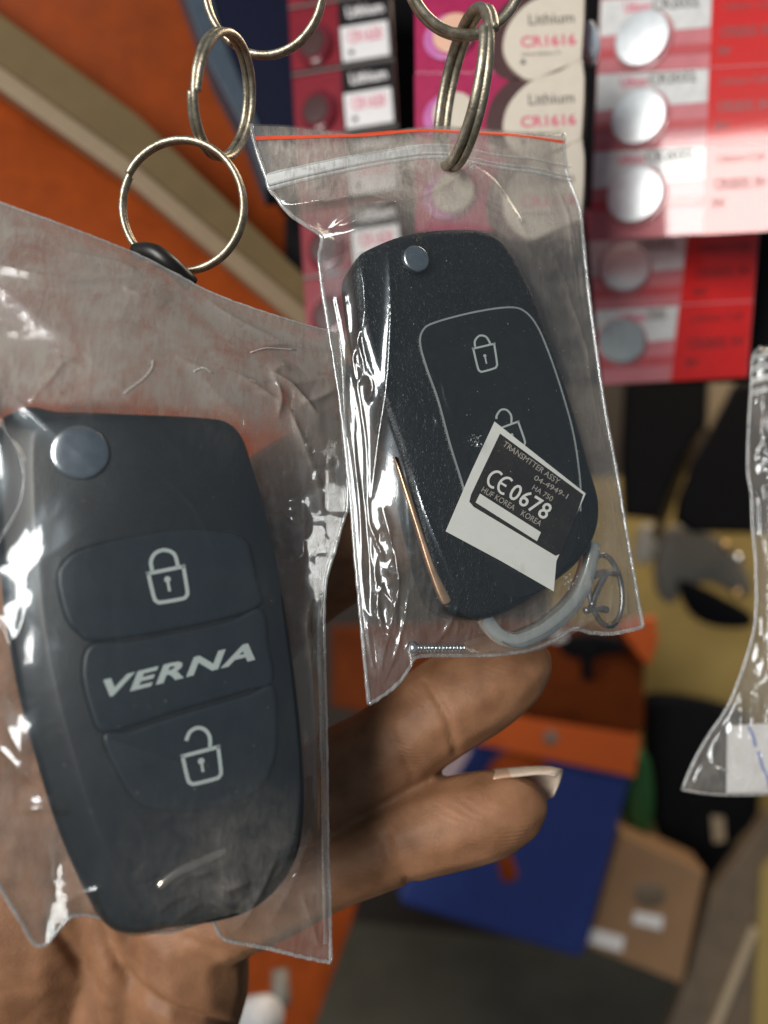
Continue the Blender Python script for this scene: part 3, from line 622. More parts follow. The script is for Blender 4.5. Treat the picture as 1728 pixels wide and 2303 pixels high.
for (u, v, mm, lab) in ((1632, 1228, 'brass', 'highest dull brass bead beside the far right bag'), (1660, 1258, 'chrome', 'silver bead between two brass beads beside the far right bag'), (1658, 1336, 'brass', 'lowest brass bead beside the far right bag')):
    V, Fc = ball(P(u, v, 520), 3.6); tag(add_mesh('bead', V, Fc, M[mm]), lab, 'bead', 'beads beside the far right bag')
# orange counter side and white cap at the bottom
foc = Frame(P(660, 2200, 520), 10, 6)
board('orange_counter', foc, [(300, 1990), (815, 1985), (790, 2080), (700, 2330), (640, 2500), (300, 2500)], 20, M['orange'], 'orange counter side below the left bag, behind the palm', 'counter', r=1)
V, Fc = tube(np.array([P(545, 2290, 380), P(600, 2285, 372), P(612, 2284, 370)]), [9.5, 9.5, 8], 20); tag(add_mesh('bottle', V, Fc, M['white'], smooth=True), 'blurred white bottle end at the bottom edge beside the palm', 'bottle')
V, Fc = tube(np.array([P(630, 2180, 450), P(632, 2240, 445), P(640, 2265, 443)]), [5, 6, 4], 14); tag(add_mesh('pale_pin', V, Fc, M['grey'], smooth=True), 'blurred pale pin against the orange counter', 'pin')

# ================================================================ HAND
def hand():
    bm = bmesh.new(); ico = bmesh.new(); bmesh.ops.create_icosphere(ico, subdivisions=2, radius=1.0)
    iv = np.array([v.co[:] for v in ico.verts]); jf = [[v.index for v in f.verts] for f in ico.faces]; ico.free()
    VV = []; FF = []; o = 0
    def chain(pts, step=2.2):
        nonlocal o
        c = np.array([[*P(u, v, d), r] for u, v, d, r in pts]); c = smooth_open(c, 6)
        for i in range(len(c) - 1):
            n = max(1, int(np.linalg.norm(c[i + 1, :3] - c[i, :3]) / step))
            for k in range(n):
                q = c[i] + (c[i + 1] - c[i]) * k / n; VV.append(iv * q[3] + q[:3]); FF.extend([[a + o for a in f] for f in jf]); o += len(iv)
        q = c[-1]; VV.append(iv * q[3] + q[:3]); FF.extend([[a + o for a in f] for f in jf]); o += len(iv)
    # little finger, ring, middle, index, thumb
    chain([(420, 2080, 186, 13), (590, 2020, 181, 11), (740, 1960, 176, 9.0), (830, 1920, 174, 9.3), (905, 1887, 173, 9.7), (1000, 1856, 172, 10.4), (1090, 1833, 172, 10.2), (1140, 1819, 172, 8.8), (1168, 1810, 172, 6.8)])
    chain([(380, 1900, 190, 15), (560, 1838, 185, 12), (700, 1785, 181, 11.8), (800, 1728, 180, 12.0), (880, 1680, 179, 11.5), (1000, 1590, 178, 11.9), (1080, 1545, 178, 11.6), (1140, 1510, 178, 10), (1172, 1492, 178, 7.6)])
    chain([(330, 1680, 192, 15), (520, 1490, 190, 12.5), (660, 1330, 188, 12.2), (780, 1250, 187, 11.8), (900, 1190, 187, 11), (1000, 1150, 187, 10), (1040, 1135, 187, 7.6)])
    chain([(280, 1500, 190, 15), (430, 1300, 189, 12.4), (540, 1180, 187, 12), (650, 1090, 187, 11.5), (760, 1030, 187, 11), (850, 985, 188, 10), (930, 950, 188, 7.5)])
    chain([(60, 1850, 190, 17), (60, 1550, 186, 14), (130, 1300, 182, 12.5), (200, 1150, 180, 12), (250, 1060, 180, 10), (270, 1030, 180, 7.5)])
    # palm
    for a in ([(415, 2080, 187, 15), (425, 2180, 188, 16), (405, 2290, 190, 15.5), (370, 2460, 196, 18), (300, 2800, 215, 24)],
              [(300, 1950, 193, 17), (300, 2150, 196, 19), (260, 2400, 202, 22), (230, 2800, 218, 24)],
              [(260, 1720, 194, 18), (190, 2050, 197, 20), (160, 2400, 205, 22), (150, 2800, 220, 24)],
              [(200, 1560, 193, 17), (90, 1900, 192, 20), (70, 2130, 190, 21), (80, 2400, 203, 22), (90, 2800, 220, 24)],
              [(330, 1680, 193, 16), (380, 1900, 192, 15), (420, 2080, 188, 13)], [(280, 1500, 191, 15), (330, 1680, 193, 15)]): chain(a, 4)
    V = np.vstack(VV); me = bpy.data.meshes.new('hand'); me.from_pydata((V).tolist(), [], FF)
    ob = bpy.data.objects.new('hand', me); COL.objects.link(ob)
    r = ob.modifiers.new('r', 'REMESH'); r.mode = 'VOXEL'; r.voxel_size = .75
    s = ob.modifiers.new('s', 'SMOOTH'); s.factor = .5; s.iterations = 14
    dg = bpy.context.evaluated_depsgraph_get(); dg.update(); m2 = bpy.data.meshes.new_from_object(ob.evaluated_get(dg))
    nv = len(m2.vertices); V = np.empty(nv * 3, np.float32); m2.vertices.foreach_get('co', V); V = V.reshape(-1, 3).astype(float)
    Nn = np.empty(nv * 3, np.float32); m2.vertices.foreach_get('normal', Nn); Nn = Nn.reshape(-1, 3).astype(float)
    Fc = [tuple(p.vertices) for p in m2.polygons]; bpy.data.objects.remove(ob); bpy.data.meshes.remove(m2)
    U = V[:, 0] / -V[:, 2] * F + 864; W = -V[:, 1] / -V[:, 2] * F + 1151.5; front = np.clip(Nn[:, 2] * 2 + .2, 0, 1)
    for poly, wid, dep in (([(862, 1885), (880, 1945), (905, 1975), (935, 1992)], 10, .75), ([(872, 1870), (898, 1950), (915, 1985)], 5, .4),
                           ([(958, 1535), (985, 1575), (1008, 1620), (1024, 1690)], 9, .8), ([(872, 1640), (905, 1695), (928, 1745)], 9, .6), ([(940, 1560), (965, 1600)], 6, .4),
                           ([(225, 2060), (250, 2140), (310, 2220), (390, 2272), (520, 2310), (560, 2340)], 13, 1.9), ([(120, 2080), (200, 2200), (230, 2330)], 14, 1.2),
                           ([(735, 1870), (760, 1800), (800, 1850)], 8, .4), ([(420, 2110), (500, 2140), (600, 2150)], 8, .4)):
        d, _ = line_dist(U, W, smooth_open(np.array(poly, float), 5)); V -= Nn * (front * .7 * dep * np.exp(-(d / wid) ** 2))[:, None]
        V += Nn * (front * dep * .14 * np.exp(-((d - wid * 2.2) / (wid * 1.4)) ** 2))[:, None]
    o = add_mesh('hand', V, Fc, M['skin']); at_ = o.data.attributes.new('ridges', 'FLOAT', 'POINT'); at_.data.foreach_set('value', np.ascontiguousarray(np.clip((U - 690) / 60, 0, 1), dtype=np.float32)); tag(o, 'brown hand with a long little finger nail holding up the two bagged keys', 'hand')
    # nail of the little finger: a curved plate on its back, longer than the finger
    a = P(1180, 1806, 172) - P(1000, 1856, 172); a /= np.linalg.norm(a); b = np.array([0, 0, -1.0]); u = np.cross(a, b); u = u if u[1] > 0 else -u
    c0 = P(1180, 1806, 172); V = []; ns, nt_ = 22, 19
    for i in range(ns):
        s = -13 + 24.0 * i / (ns - 1); rr = np.interp(s, [-13, -4, 0, 5, 8.5, 11.5], [8.8, 8.9, 8.1, 7.1, 6.2, 4.6]); e = max(0, (s - 4) / 8)
        for k in range(nt_):
            f = k / (nt_ - 1); a0 = -20 + 60 * min(1, max(0, (-6 - s) / 7)); an = math.radians(a0 + (118 - a0) * f); ss = s - e * 3.4 * (abs(f - .45) * 2) ** 2
            V.append(c0 + a * ss + rr * (math.cos(an) * u + math.sin(an) * b))
    V = np.array(V); V2 = V + .5 * (c0 - V) / np.linalg.norm(c0 - V, axis=1)[:, None]
    n = ns * nt_; Fc = []
    for i in range(ns - 1):
        for k in range(nt_ - 1):
            q = (i * nt_ + k, i * nt_ + k + 1, (i + 1) * nt_ + k + 1, (i + 1) * nt_ + k); Fc += [q, tuple(x + n for x in reversed(q))]
    for k in range(nt_ - 1):
        q = (ns - 1) * nt_ + k; Fc.append((q, q + 1, q + 1 + n, q + n)); Fc.append((k + 1, k, k + n, k + 1 + n))
    for i in range(ns - 1):
        for k in (0, nt_ - 1): q = i * nt_ + k; Fc.append((q, q + nt_, q + nt_ + n, q + n))
    no = add_mesh('nail', np.vstack([V, V2]), Fc, [M['nail'], M['nail_bed']], o)
    no.data.polygons.foreach_set('material_index', [1 if np.mean([(x % n) // nt_ for x in f]) < 10.5 else 0 for f in Fc])
    return o
HAND = hand()

# ================================================================ KEYS
def lock_icon(fr, body, shackle, hole, stem, wpx, h):
    sc = -fr.O[2] / F; parts = []
    b = smooth_closed(fr.pl(body, h), 5) if len(body) > 4 else fr.pl(body, h)
    parts.append(ribbon(fr, b, wpx * sc, h - .1, h, True)); parts.append(ribbon(fr, smooth_open(fr.pl(shackle, h), 6), wpx * sc, h - .1, h))
    a = np.linspace(0, 2 * math.pi, 16, endpoint=False); c = fr.pl([hole], h)[0]; r = wpx * .85 * sc
    parts.append(solid(fr, c + r * np.stack([np.cos(a), np.sin(a)], 1), [(0, h - .1), (0, h)])); parts.append(ribbon(fr, fr.pl([hole, stem], h), wpx * .75 * sc, h - .1, h - .005))
    return join(*parts)
def rounded_body(tl, tr, br, bl, c=.13):
    tl, tr, br, bl = [np.array(x, float) for x in (tl, tr, br, bl)]
    out = [tl, tl + (tr - tl) * .02]; out += [tr + (tl - tr) * .02, tr, tr + (br - tr) * .02]
    out += [br + (tr - br) * c * 1.6, br + (tr - br) * c * .5 + (bl - br) * c * .4, br + (bl - br) * c * 1.4]
    out += [bl + (br - bl) * c * 1.4, bl + (br - bl) * c * .5 + (tl - bl) * c * .4, bl + (tl - bl) * c * 1.6, tl + (bl - tl) * .02]
    return out
KL = Frame(P(370, 1500, 136.5), 20, 5)
def left_key():
    t = origin_empty('car_key', KL.O, 'large black remote key with two lock buttons and VERNA lettering in the left bag', 'car key')
    H = 6.5
    out = [(75, 990), (92, 958), (130, 941), (230, 932), (350, 934), (470, 941), (515, 952), (545, 985), (566, 1045), (590, 1125), (614, 1225), (636, 1340), (656, 1470), (672, 1600), (682, 1720), (684, 1830), (668, 1925), (628, 1995), (560, 2050), (470, 2076), (390, 2080), (335, 2068), (298, 2030), (252, 1940), (208, 1830), (168, 1700), (130, 1560), (100, 1400), (84, 1250), (75, 1100)]
    op = smooth_closed(KL.pl(out, H), 4)
    prof = [(0, -H), (-3.4, -H + 1), (-6.2, -1.5), (-6.3, 1.6), (-6.1, 2.6), (-5.6, 3.4), (-4.8, 4.05), (-1.0, 5.85), (-.4, 6.25), (.25, H)]
    put('shell', solid(KL, op, prof, dirw=.08), M['shell'], t, True)
    b1 = [(131, 1302), (141, 1269), (188, 1234), (329, 1201), (423, 1190), (517, 1198), (554, 1217), (565, 1246), (578, 1311), (586, 1358), (517, 1387), (376, 1418), (282, 1433), (205, 1440), (178, 1422), (155, 1398), (140, 1354)]
    b2 = [(205, 1450), (282, 1442), (376, 1427), (517, 1396), (587, 1369), (602, 1450), (612, 1532), (559, 1551), (470, 1577), (376, 1605), (291, 1633), (230, 1645), (207, 1605), (186, 1513)]
    b3 = [(233, 1655), (291, 1643), (376, 1615), (470, 1587), (559, 1561), (613, 1542), (622, 1620), (618, 1700), (590, 1765), (540, 1800), (480, 1818), (420, 1824), (350, 1820), (305, 1798), (270, 1745)]
    # dark recessed gap round the pad, then the three pads
    for nm, b, m in (('lock_button', b1, 'button'), ('name_panel', b2, 'button'), ('unlock_button', b3, 'button')):
        p = smooth_closed(KL.pl(b, H), 5)
        o = put(nm, solid(KL, p, [(.0, H - .3), (.0, H + .3), (.1, H + .52), (.3, H + .64), (.8, H + .70)]), M[m], t, True)
        if nm == 'lock_button': put('lock_icon', lock_icon(KL, rounded_body((334, 1290), (413, 1274), (424, 1344), (350, 1357)), [(343, 1286), (340, 1262), (350, 1244), (371, 1237), (392, 1246), (400, 1270), (401, 1276)], (377, 1303), (382, 1330), 8, H + .78), M['print'], o)
        if nm == 'unlock_button': put('unlock_icon', lock_icon(KL, rounded_body((411, 1701), (491, 1680), (499, 1748), (426, 1766)), [(473, 1684), (472, 1658), (462, 1642), (445, 1637), (428, 1646), (419, 1666)], (453, 1712), (457, 1736), 8, H + .78), M['print'], o)
        if nm == 'name_panel': put('lettering', text_px(KL, 'VERNA', (242, 1566), (574, 1482), 37, H + .76, shear=.36, bold=.035, space=1.14), M['print'], o)
    # groove lines as a dark bead round each pad
    for b in (b1, b2, b3):
        p = smooth_closed(KL.pl(b, H), 5); put('groove', ribbon(KL, inset(ccw(p), -.15), .55, H - .1, H + .035, True), M['blackrubber'], t)
    a = np.linspace(0, 2 * math.pi, 48, endpoint=False); c = KL.pl([(180, 1018)], H)[0]; r = 62 / F * 128
    put('rivet', solid(KL, c + r * np.stack([np.cos(a), np.sin(a)], 1), [(0, H - .5), (0, H + .25), (.12, H + .45), (.5, H + .62), (1.1, H + .75), (2.2, H + .85), (3.4, H + .9)]), M['brushed'], t, True)
    put('ring_slot', plate(KL, [(330, 2010), (350, 1980), (420, 1934), (510, 1900), (525, 1915), (470, 1985), (400, 2020)], H - .3, H + .04, .02, 3), M['piano'], t)
    put('reflection_bar', tube(smooth_open(KL.to3(KL.pl([(352, 2000), (395, 1966), (440, 1944), (512, 1912)], H), H - .45), 5), [.5] + [1.0] * 14 + [.5], 10), M['reflection_metal'], t, True)  # added bar stands in for a pale skin reflection
    return op, H
KLout, KLH = left_key()

KR = Frame(P(1060, 950, 161), 18, 6)
def right_key():
    t = origin_empty('car_key', KR.O, 'black remote key with grained sides and a glossy outlined lock panel in the right bag', 'car key')
    H = 6.0
    out = [(800, 640), (797, 600), (812, 568), (850, 546), (905, 525), (970, 513), (1050, 509), (1105, 517), (1145, 548), (1190, 625), (1240, 750), (1290, 900), (1333, 1050), (1354, 1130), (1346, 1200), (1310, 1262), (1250, 1312), (1180, 1360), (1112, 1390), (1050, 1395), (1008, 1377), (985, 1340), (960, 1260), (935, 1150), (905, 1030), (870, 930), (840, 840), (814, 740)]
    op = smooth_closed(KR.pl(out, H), 4)
    put('shell', solid(KR, op, round_prof(-H, H, 2.0, 8, 0)), M['leather'], t, True)
    pan = [(945, 775), (950, 745), (975, 727), (1060, 704), (1140, 692), (1178, 700), (1208, 735), (1236, 800), (1266, 890), (1290, 980), (1304, 1080), (1303, 1170), (1285, 1250), (1240, 1308), (1175, 1343), (1128, 1328), (1088, 1250), (1062, 1180), (1040, 1090), (1012, 1000), (985, 900), (960, 830)]
    pp_ = smooth_closed(KR.pl(pan, H), 5)
    o = put('button_panel', solid(KR, pp_, [(0, H - .4), (0, H + .05), (.15, H + .14)]), M['piano'], t, False)
    tp = [(1075, 1215), (1062, 1180), (1040, 1090), (1012, 1000), (985, 900), (960, 830), (945, 775), (950, 745), (975, 727), (1060, 704), (1140, 692), (1178, 700), (1208, 735), (1236, 800), (1266, 890), (1290, 980), (1304, 1080), (1305, 1150)]
    put('outline_trim', ribbon(KR, smooth_open(KR.pl(tp, H), 5), .38, H - .1, H + .22), M['loop'], t)
    put('lock_icon', lock_icon(KR, rounded_body((1065, 784), (1112, 773), (1120, 826), (1078, 838)), [(1069, 780), (1069, 766), (1079, 755), (1093, 757), (1101, 768), (1103, 774)], (1091, 800), (1095, 818), 4.2, H + .25), M['print'], o)
    put('unlock_icon', lock_icon(KR, rounded_body((1128, 962), (1166, 948), (1184, 1000), (1140, 1015)), [(1151, 952), (1150, 934), (1140, 922), (1127, 922), (1118, 934), (1117, 942)], (1152, 978), (1156, 994), 4.2, H + .25), M['print'], o)
    a = np.linspace(0, 2 * math.pi, 40, endpoint=False); c = KR.pl([(938, 580)], H + 1.8)[0]; r = 31 / F * 153
    put('rivet', solid(KR, c + r * np.stack([np.cos(a), np.sin(a)], 1), [(0, H - .3), (0, H + 1.3), (.1, H + 1.6), (.3, H + 1.75), (.6, H + 1.8)]), M['brushed'], t, True)
    put('blade', plate(KR, [(890, 1035), (895, 1033), (923, 1105), (949, 1185), (980, 1275), (1011, 1338), (1016, 1352), (1005, 1360), (993, 1350), (966, 1280), (938, 1190), (912, 1108)], 4.6, 6.15, .35, 3), M['copper'], t, True)
    lq = [(1090, 1385), (1120, 1424), (1150, 1438), (1180, 1434), (1234, 1406), (1290, 1354), (1322, 1292), (1338, 1220)]
    lp = smooth_open(KR.pl(lq, 1.5), 6); put('ring_loop', sweep(KR, lp, [(-1.65, -.8), (-1.75, .9), (-1.4, 1.8), (-.6, 2.25), (.3, 2.3), (1.1, 2.0), (1.6, 1.3), (1.65, -.8)]), M['loop'], t, True)
    put('loop_edge', tube(KR.to3(lp + 1.62 * np.array([.45, -.9]), 1.7), .42, 8), M['chrome'], t, True)
    return op, H
KRout, KRH = right_key()

# sticker in the right bag
def sticker():
    h = KRH + .45; t = origin_empty('sticker', P(1160, 1140, 155), 'tilted white sticker with black print reading CE0678 across the right key', 'sticker')
    put('label_paper', plate(KR, [(1113, 948), (1318, 1110), (1252, 1262), (1246, 1330), (1128, 1262), (1003, 1195), (1060, 1062)], h - .12, h, .03), M['paper'], t)
    put('dark_print', plate(KR, [(1125, 975), (1312, 1112), (1300, 1150), (1262, 1245), (1250, 1250), (1066, 1140), (1056, 1128), (1060, 1112)], h, h + .04, .01), M['inkdark'], t)
    h2 = h + .07
    put('white_bar', plate(KR, [(1080, 1110), (1217, 1197), (1208, 1217), (1070, 1130)], h, h2, .01), M['paper'], t)
    ax = np.array([.848, .530]); ay = np.array([.530, -.848])         # along and up the printed line, in photo pixels
    def pxl(o, xs, ys): return np.array(o) + np.outer(xs, ax) + np.outer(ys, ay)
    an = np.radians(np.linspace(62, 298, 22)); sc = 156 / F
    for o in ((1112, 1077), (1135, 1091)): put('mark_arc', ribbon(KR, KR.pl(pxl(o, 15 * np.cos(an) + 3, 19 * np.sin(an)), h2), 5.5 * sc, h2 - .05, h2), M['paper'], t)
    put('mark_bar', ribbon(KR, KR.pl(pxl((1135, 1091), np.array([-11, 0, 5]), np.array([0, 0, 0])), h2), 5.0 * sc, h2 - .05, h2), M['paper'], t)
    put('lettering', text_px(KR, '0678', (1141, 1117), (1226, 1170), 37, h2, bold=.01, space=1.05), M['paper'], t)
    put('lettering', text_px(KR, 'TRANSMTTER ASSY', (1130, 1002), (1254, 1090), 13, h2), M['silver'], t)
    put('lettering', text_px(KR, 'HUF KOREA    KOREA', (1082, 1105), (1214, 1184), 13, h2), M['silver'], t)
    put('lettering', text_px(KR, '04-4949-1', (1200, 1078), (1274, 1122), 12, h2), M['silver'], t)
    put('lettering', text_px(KR, 'HA 750', (1196, 1100), (1240, 1128), 12, h2), M['silver'], t)
    return h2
STH = sticker()
# loose screw and emblem in the right bag
def screw():
    a = KR.to3(KR.pl([(918, 1457)], 0), .3)[0]; b = KR.to3(KR.pl([(1046, 1457)], 0), .3)[0]
    t = origin_empty('screw', a, 'small silver screw lying in the bottom of the right bag', 'screw')
    d = b - a; n = 160; s = np.linspace(0, 1, n); path = a + d * (.18 + .82 * s)[:, None]
    r = .74 + .22 * np.sin(s * 2 * math.pi * 13); r[-3:] *= [.8, .55, .2]
    put('thread', tube(path, r, 12), M['chrome'], t, True)
    hp = a + d * np.array([0, .02, .07, .1, .13, .18])[:, None]; put('screw_head', tube(hp, [.9, 1.3, 1.5, 1.5, 1.0, .75], 16), M['chrome'], t, True)
screw()
def emblem():
    h = .8; t = origin_empty('emblem', P(1362, 1328, 165), 'dark oval emblem with a slanted letter H inside the right bag corner', 'emblem')
    a = np.linspace(0, 2 * math.pi, 40, endpoint=False); c = np.array([1362, 1328.]); pix = c + np.stack([37 * np.cos(a) + 8 * np.sin(a), 80 * np.sin(a)], 1)
    put('oval_ring', tube(KR.to3(KR.pl(pix, h), h), .62, 8, closed=True), M['emb'], t, True)
    for q in ([(1332, 1296), (1360, 1288), (1392, 1290)], [(1362, 1292), (1345, 1325), (1330, 1365)], [(1315, 1374), (1340, 1368), (1366, 1372)]):
        p = smooth_open(KR.to3(KR.pl(q, h), h), 5); put('letter_stroke', tube(p, .8, 8), M['emb'], t, True)
M['emb'] = mat('dark_chrome', (.22, .22, .22), .25, .9, var=.2)
emblem()

# ================================================================ PLASTIC BAGS
# ---- right bag
RL = [(565, 281), (575, 330), (598, 395), (606, 425), (622, 444), (650, 480), (690, 508), (722, 530), (723, 552), (718, 590), (730, 680), (748, 790), (765, 900), (778, 1010), (790, 1130), (800, 1260), (812, 1390), (822, 1500), (830, 1584)]
RR = [(1268, 302), (1270, 340), (1278, 400), (1303, 465), (1312, 540), (1322, 640), (1340, 780), (1362, 930), (1385, 1050), (1405, 1170), (1425, 1290), (1447, 1410)]
RT = [(565, 281), (640, 283), (720, 291), (800, 301), (860, 298), (930, 287), (990, 282), (1060, 286), (1150, 294), (1268, 302)]
RB = [(830, 1584), (866, 1562), (900, 1532), (922, 1500), (938, 1478), (1000, 1474), (1090, 1474), (1180, 1464), (1250, 1438), (1290, 1415), (1335, 1424), (1385, 1424), (1447, 1410)]
fbR = Film(KR, RL, RR, RT, RB, 257, 433)
def crumple(film, h, c_px, rad_px, n, amt, wmm, seed, mask, ang=None, spread=.6):
    r = np.random.default_rng(seed)
    for k in range(n):
        c = np.array(c_px) + r.normal(0, .5, 2) * np.array(rad_px); a = (ang if ang is not None else r.uniform(0, math.pi)) + r.normal(0, spread); L_ = r.uniform(18, 60)
        d = np.array([math.cos(a), math.sin(a)]); bend = np.array([-d[1], d[0]]) * r.normal(0, 10)
        h = crease(film, h, [c - d * L_, c + bend, c + d * L_], wmm * r.uniform(.6, 1.5), amt * r.normal(.3, .8), mask)
    return h
def crease(film, h, pix, wmm, amt, mask=1.0, taper=True):
    d, t = film.dist(pix); e = np.sin(np.clip(t, 0.02, .98) * math.pi) ** .4 if taper else 1.0
    return h + amt * e * mask * np.exp(-d / wmm)
def right_bag():
    t = origin_empty('plastic_bag', P(1000, 300, 160), 'clear zip bag with a red line along its top, on the right key ring', 'plastic bag', 'plastic key bags')
    X, Y = fbR.X, fbR.Y; cl = .35
    obs = hump(X, Y, KRout, KRH + cl, 2.0)
    c = KR.pl([(938, 580)], KRH + 1.8)[0]; obs = np.maximum(obs, np.where(np.hypot(X - c[0], Y - c[1]) < 3.2, KRH + 1.8 + .2, -5))
    st = KR.pl([(1113, 948), (1318, 1110), (1250, 1330), (1003, 1195)], STH); obs = np.maximum(obs, np.where(poly_sdf(X, Y, ccw(st)) > -.4, STH + .3, -5))
    lp = KR.pl([(1070, 1385), (1110, 1440), (1160, 1452), (1240, 1430), (1310, 1366), (1350, 1290), (1350, 1220)]); d, _ = line_dist(X, Y, lp); obs = np.maximum(obs, np.where(d < 2.2, 3.4, -5))
    d, _ = line_dist(X, Y, KR.pl([(918, 1457), (1046, 1457)])); obs = np.maximum(obs, np.where(d < 1.4, 2.2, -5))
    em = KR.pl([(1325, 1240), (1400, 1260), (1402, 1380), (1320, 1410)]); obs = np.maximum(obs, np.where(poly_sdf(X, Y, ccw(em)) > 0, 2.0, -5))
    # the peak of film pulled from the key corner up to the ring
    d, tt = fbR.dist([(862, 486), (852, 520), (840, 560)]); obs = np.maximum(obs, np.where(d < .7, 4.6 + 2.0 * tt, -5))
    h = fbR.drape(obs, press=.00025)
    free = np.clip((h - obs) / 1.2, 0, 1); edge = np.clip(np.minimum(np.minimum(fbR.U, 1 - fbR.U) * 14, np.minimum(fbR.V, 1 - fbR.V) * 20), 0, 1)
    mk = free * edge
    h += mk * 1.0 * (vnoise(X * .11 + 5, Y * .045, 21) - .5) + (.12 + .88 * free) * edge * .05 * (ridged(X * .3, Y * .15 + 9, 33, 2) - .5)
    low = np.clip((-Y - 22) / 12, 0, 1); h += edge * low * free * 1.0 * (ridged(X * .22 + 2, Y * .07, 5, 2) - .5)
    for pix, wd, am in (([(600, 425), (640, 462), (720, 476), (800, 470), (862, 486)], .6, 3.0), ([(862, 486), (800, 515), (745, 525)], .8, 1.1), ([(724, 530), (790, 500), (862, 486)], .5, .7),
                        ([(850, 600), (853, 720), (848, 860), (836, 1000), (828, 1120)], .9, 1.0), ([(790, 600), (800, 720), (780, 850), (790, 980)], .7, .9), ([(770, 700), (790, 900), (800, 1100), (815, 1250)], .6, .8),
                        ([(905, 1070), (940, 1180), (985, 1290), (1010, 1340)], .45, .5), ([(850, 1150), (880, 1300), (860, 1450), (850, 1540)], .8, 1.2), ([(935, 1480), (985, 1420), (1005, 1350)], .6, .8), ([(830, 1300), (850, 1420), (842, 1520)], .7, 1.0), ([(905, 1330), (890, 1440), (862, 1540)], .7, .9),
                        ([(1040, 385), (1090, 430), (1130, 500), (1170, 580)], 1.0, .9), ([(1040, 385), (1000, 430), (930, 470), (862, 486)], 1.0, .9), ([(1210, 560), (1270, 700), (1310, 800), (1350, 950)], .9, .8), ([(1250, 430), (1290, 560), (1320, 700)], .9, .6),
                        ([(1110, 1440), (1060, 1420), (1030, 1390)], .6, .6), ([(1270, 1300), (1200, 1380), (1120, 1420)], .6, .8), ([(1290, 1415), (1300, 1330), (1280, 1260)], .7, .7),
                        ([(960, 870), (970, 920), (990, 960)], .4, .35), ([(905, 860), (950, 900)], .4, .3), ([(1010, 1000), (1040, 1060), (1050, 1110)], .3, .35)):
        h = crease(fbR, h, pix, wd, am, edge)
    for off, am in ((13, .8), (24, -.45), (34, .45)):
        h = crease(fbR, h, [(x + off + 4 * math.sin(i * 1.9 + off), y) for i, (x, y) in enumerate(RL[10:-1])], .35, am, edge, False)
        h = crease(fbR, h, [(x - off + 4 * math.sin(i * 2.3 + off), y) for i, (x, y) in enumerate(RR[3:-1])], .35, am * .7, edge, False)
    h = crumple(fbR, h, (855, 1330), (32, 150), 26, .7, .6, 31, edge, 1.5, .35); h = crumple(fbR, h, (800, 800), (30, 220), 10, .5, .6, 32, edge, 1.45, .2); h = crumple(fbR, h, (930, 900), (25, 70), 8, .3, .3, 33, edge, 1.3, .4)
    h = np.maximum(h, np.where(obs > 0, obs - .1, -5)); h[0] = .35
    # dust: heavier on the milky top, thin over the key
    dust_haze = .10 + .60 * np.clip((Y - KR.pl([(1000, 520)])[0][1]) / 16 + .25, 0, 1) * edge; dust_haze += .10 * np.clip((X - KR.pl([(1230, 800)])[0][0]) / 6, 0, 1)
    km = np.clip(poly_sdf(X, Y, KRout) / 1.5 + .7, 0, 1); dust_haze = dust_haze * (1 - km) + .012 * km
    fbR.mesh('front_film', h, M['film'], t, dust_haze)
    ob2 = hump(X, Y, KRout, KRH + cl, 2.0)
    hb = fbR.drape(ob2, press=.0002); hb += edge * .8 * (ridged(X * .12 + 3, Y * .06, 77) - .5); hb = np.maximum(hb, np.where(ob2 > 0, ob2, .12)); hb[0] = .35; hb[:, 0] = hb[:, -1] = hb[-1] = 0
    fbR.mesh('back_film', -hb, M['film_back'], t, .18 + .3 * np.clip((Y - KR.pl([(1000, 520)])[0][1]) / 16 + .25, 0, 1))
    fbR.strip('red_line', h, [(573, 312), (700, 311), (800, 307), (880, 300), (940, 297), (1000, 300), (1060, 302), (1130, 304), (1200, 311), (1270, 320)], 8.5, .12, M['red_line'], t)
    fbR.strip('zip_band', h, [(600, 406), (700, 391), (800, 371), (880, 357), (940, 351), (1000, 350)], 25, .1, M['zip'], t, np.repeat(np.clip(1.25 - np.linspace(0, 1, 31) * 1.1, 0, 1)[None], 5, 0), thick=.4)
    for i, (o, wd) in enumerate(((-8, 6), (14, 7), (24, 9))):
        fbR.strip('zip_ridge', h, [(602, 402 + o), (700, 388 + o), (800, 369 + o), (900, 352 + o), (990, 348 + o), (1060, 362 + o), (1150, 372 + o), (1285, 384 + o)], wd, .1, M['zip'], t, np.repeat(1, 1) * .5, thick=.45)
    e = fbR.edge[::2]; L = len(fbR.X)
    for nm, pts in (('side_seam', resample(KR.pl(RL), 160)), ('side_seam', resample(KR.pl(RR), 160)), ('bottom_seam', resample(KR.pl(RB), 120))):
        pts = pts + RNG.normal(0, .035, pts.shape); o = put(nm, tube(KR.to3(pts, 0), .36 * (1 + .35 * vnoise(np.arange(len(pts)) * .35, np.zeros(len(pts)), 4)), 8), M['seam'], t, True); set_dust(o, .30)
    # torn, puckered plastic where the ring goes through and by the sticker
    for (u, v, s, n) in ((1045, 392, 2.0, 60), (1030, 1008, 1.6, 40), (1245, 1310, 1.8, 40), (1125, 1278, 1.2, 24)):
        c = KR.pl([(u, v)])[0]; V = []; Fc = []
        hh = fbR.height_at(h, [c])[0]
        for k in range(n):
            p0 = c + RNG.normal(0, s * .45, 2); q = p0 + RNG.normal(0, s * .28, 2); m_ = (p0 + q) / 2 + RNG.normal(0, s * .12, 2); hz = hh + .05 + RNG.random(3) * .35
            i = len(V); V += list(KR.to3([p0, m_, q], hz)); Fc.append((i, i + 1, i + 2))
        o = put('torn_edge', (np.array(V), Fc), M['seam'], t); set_dust(o, .5)
    return t
right_bag()

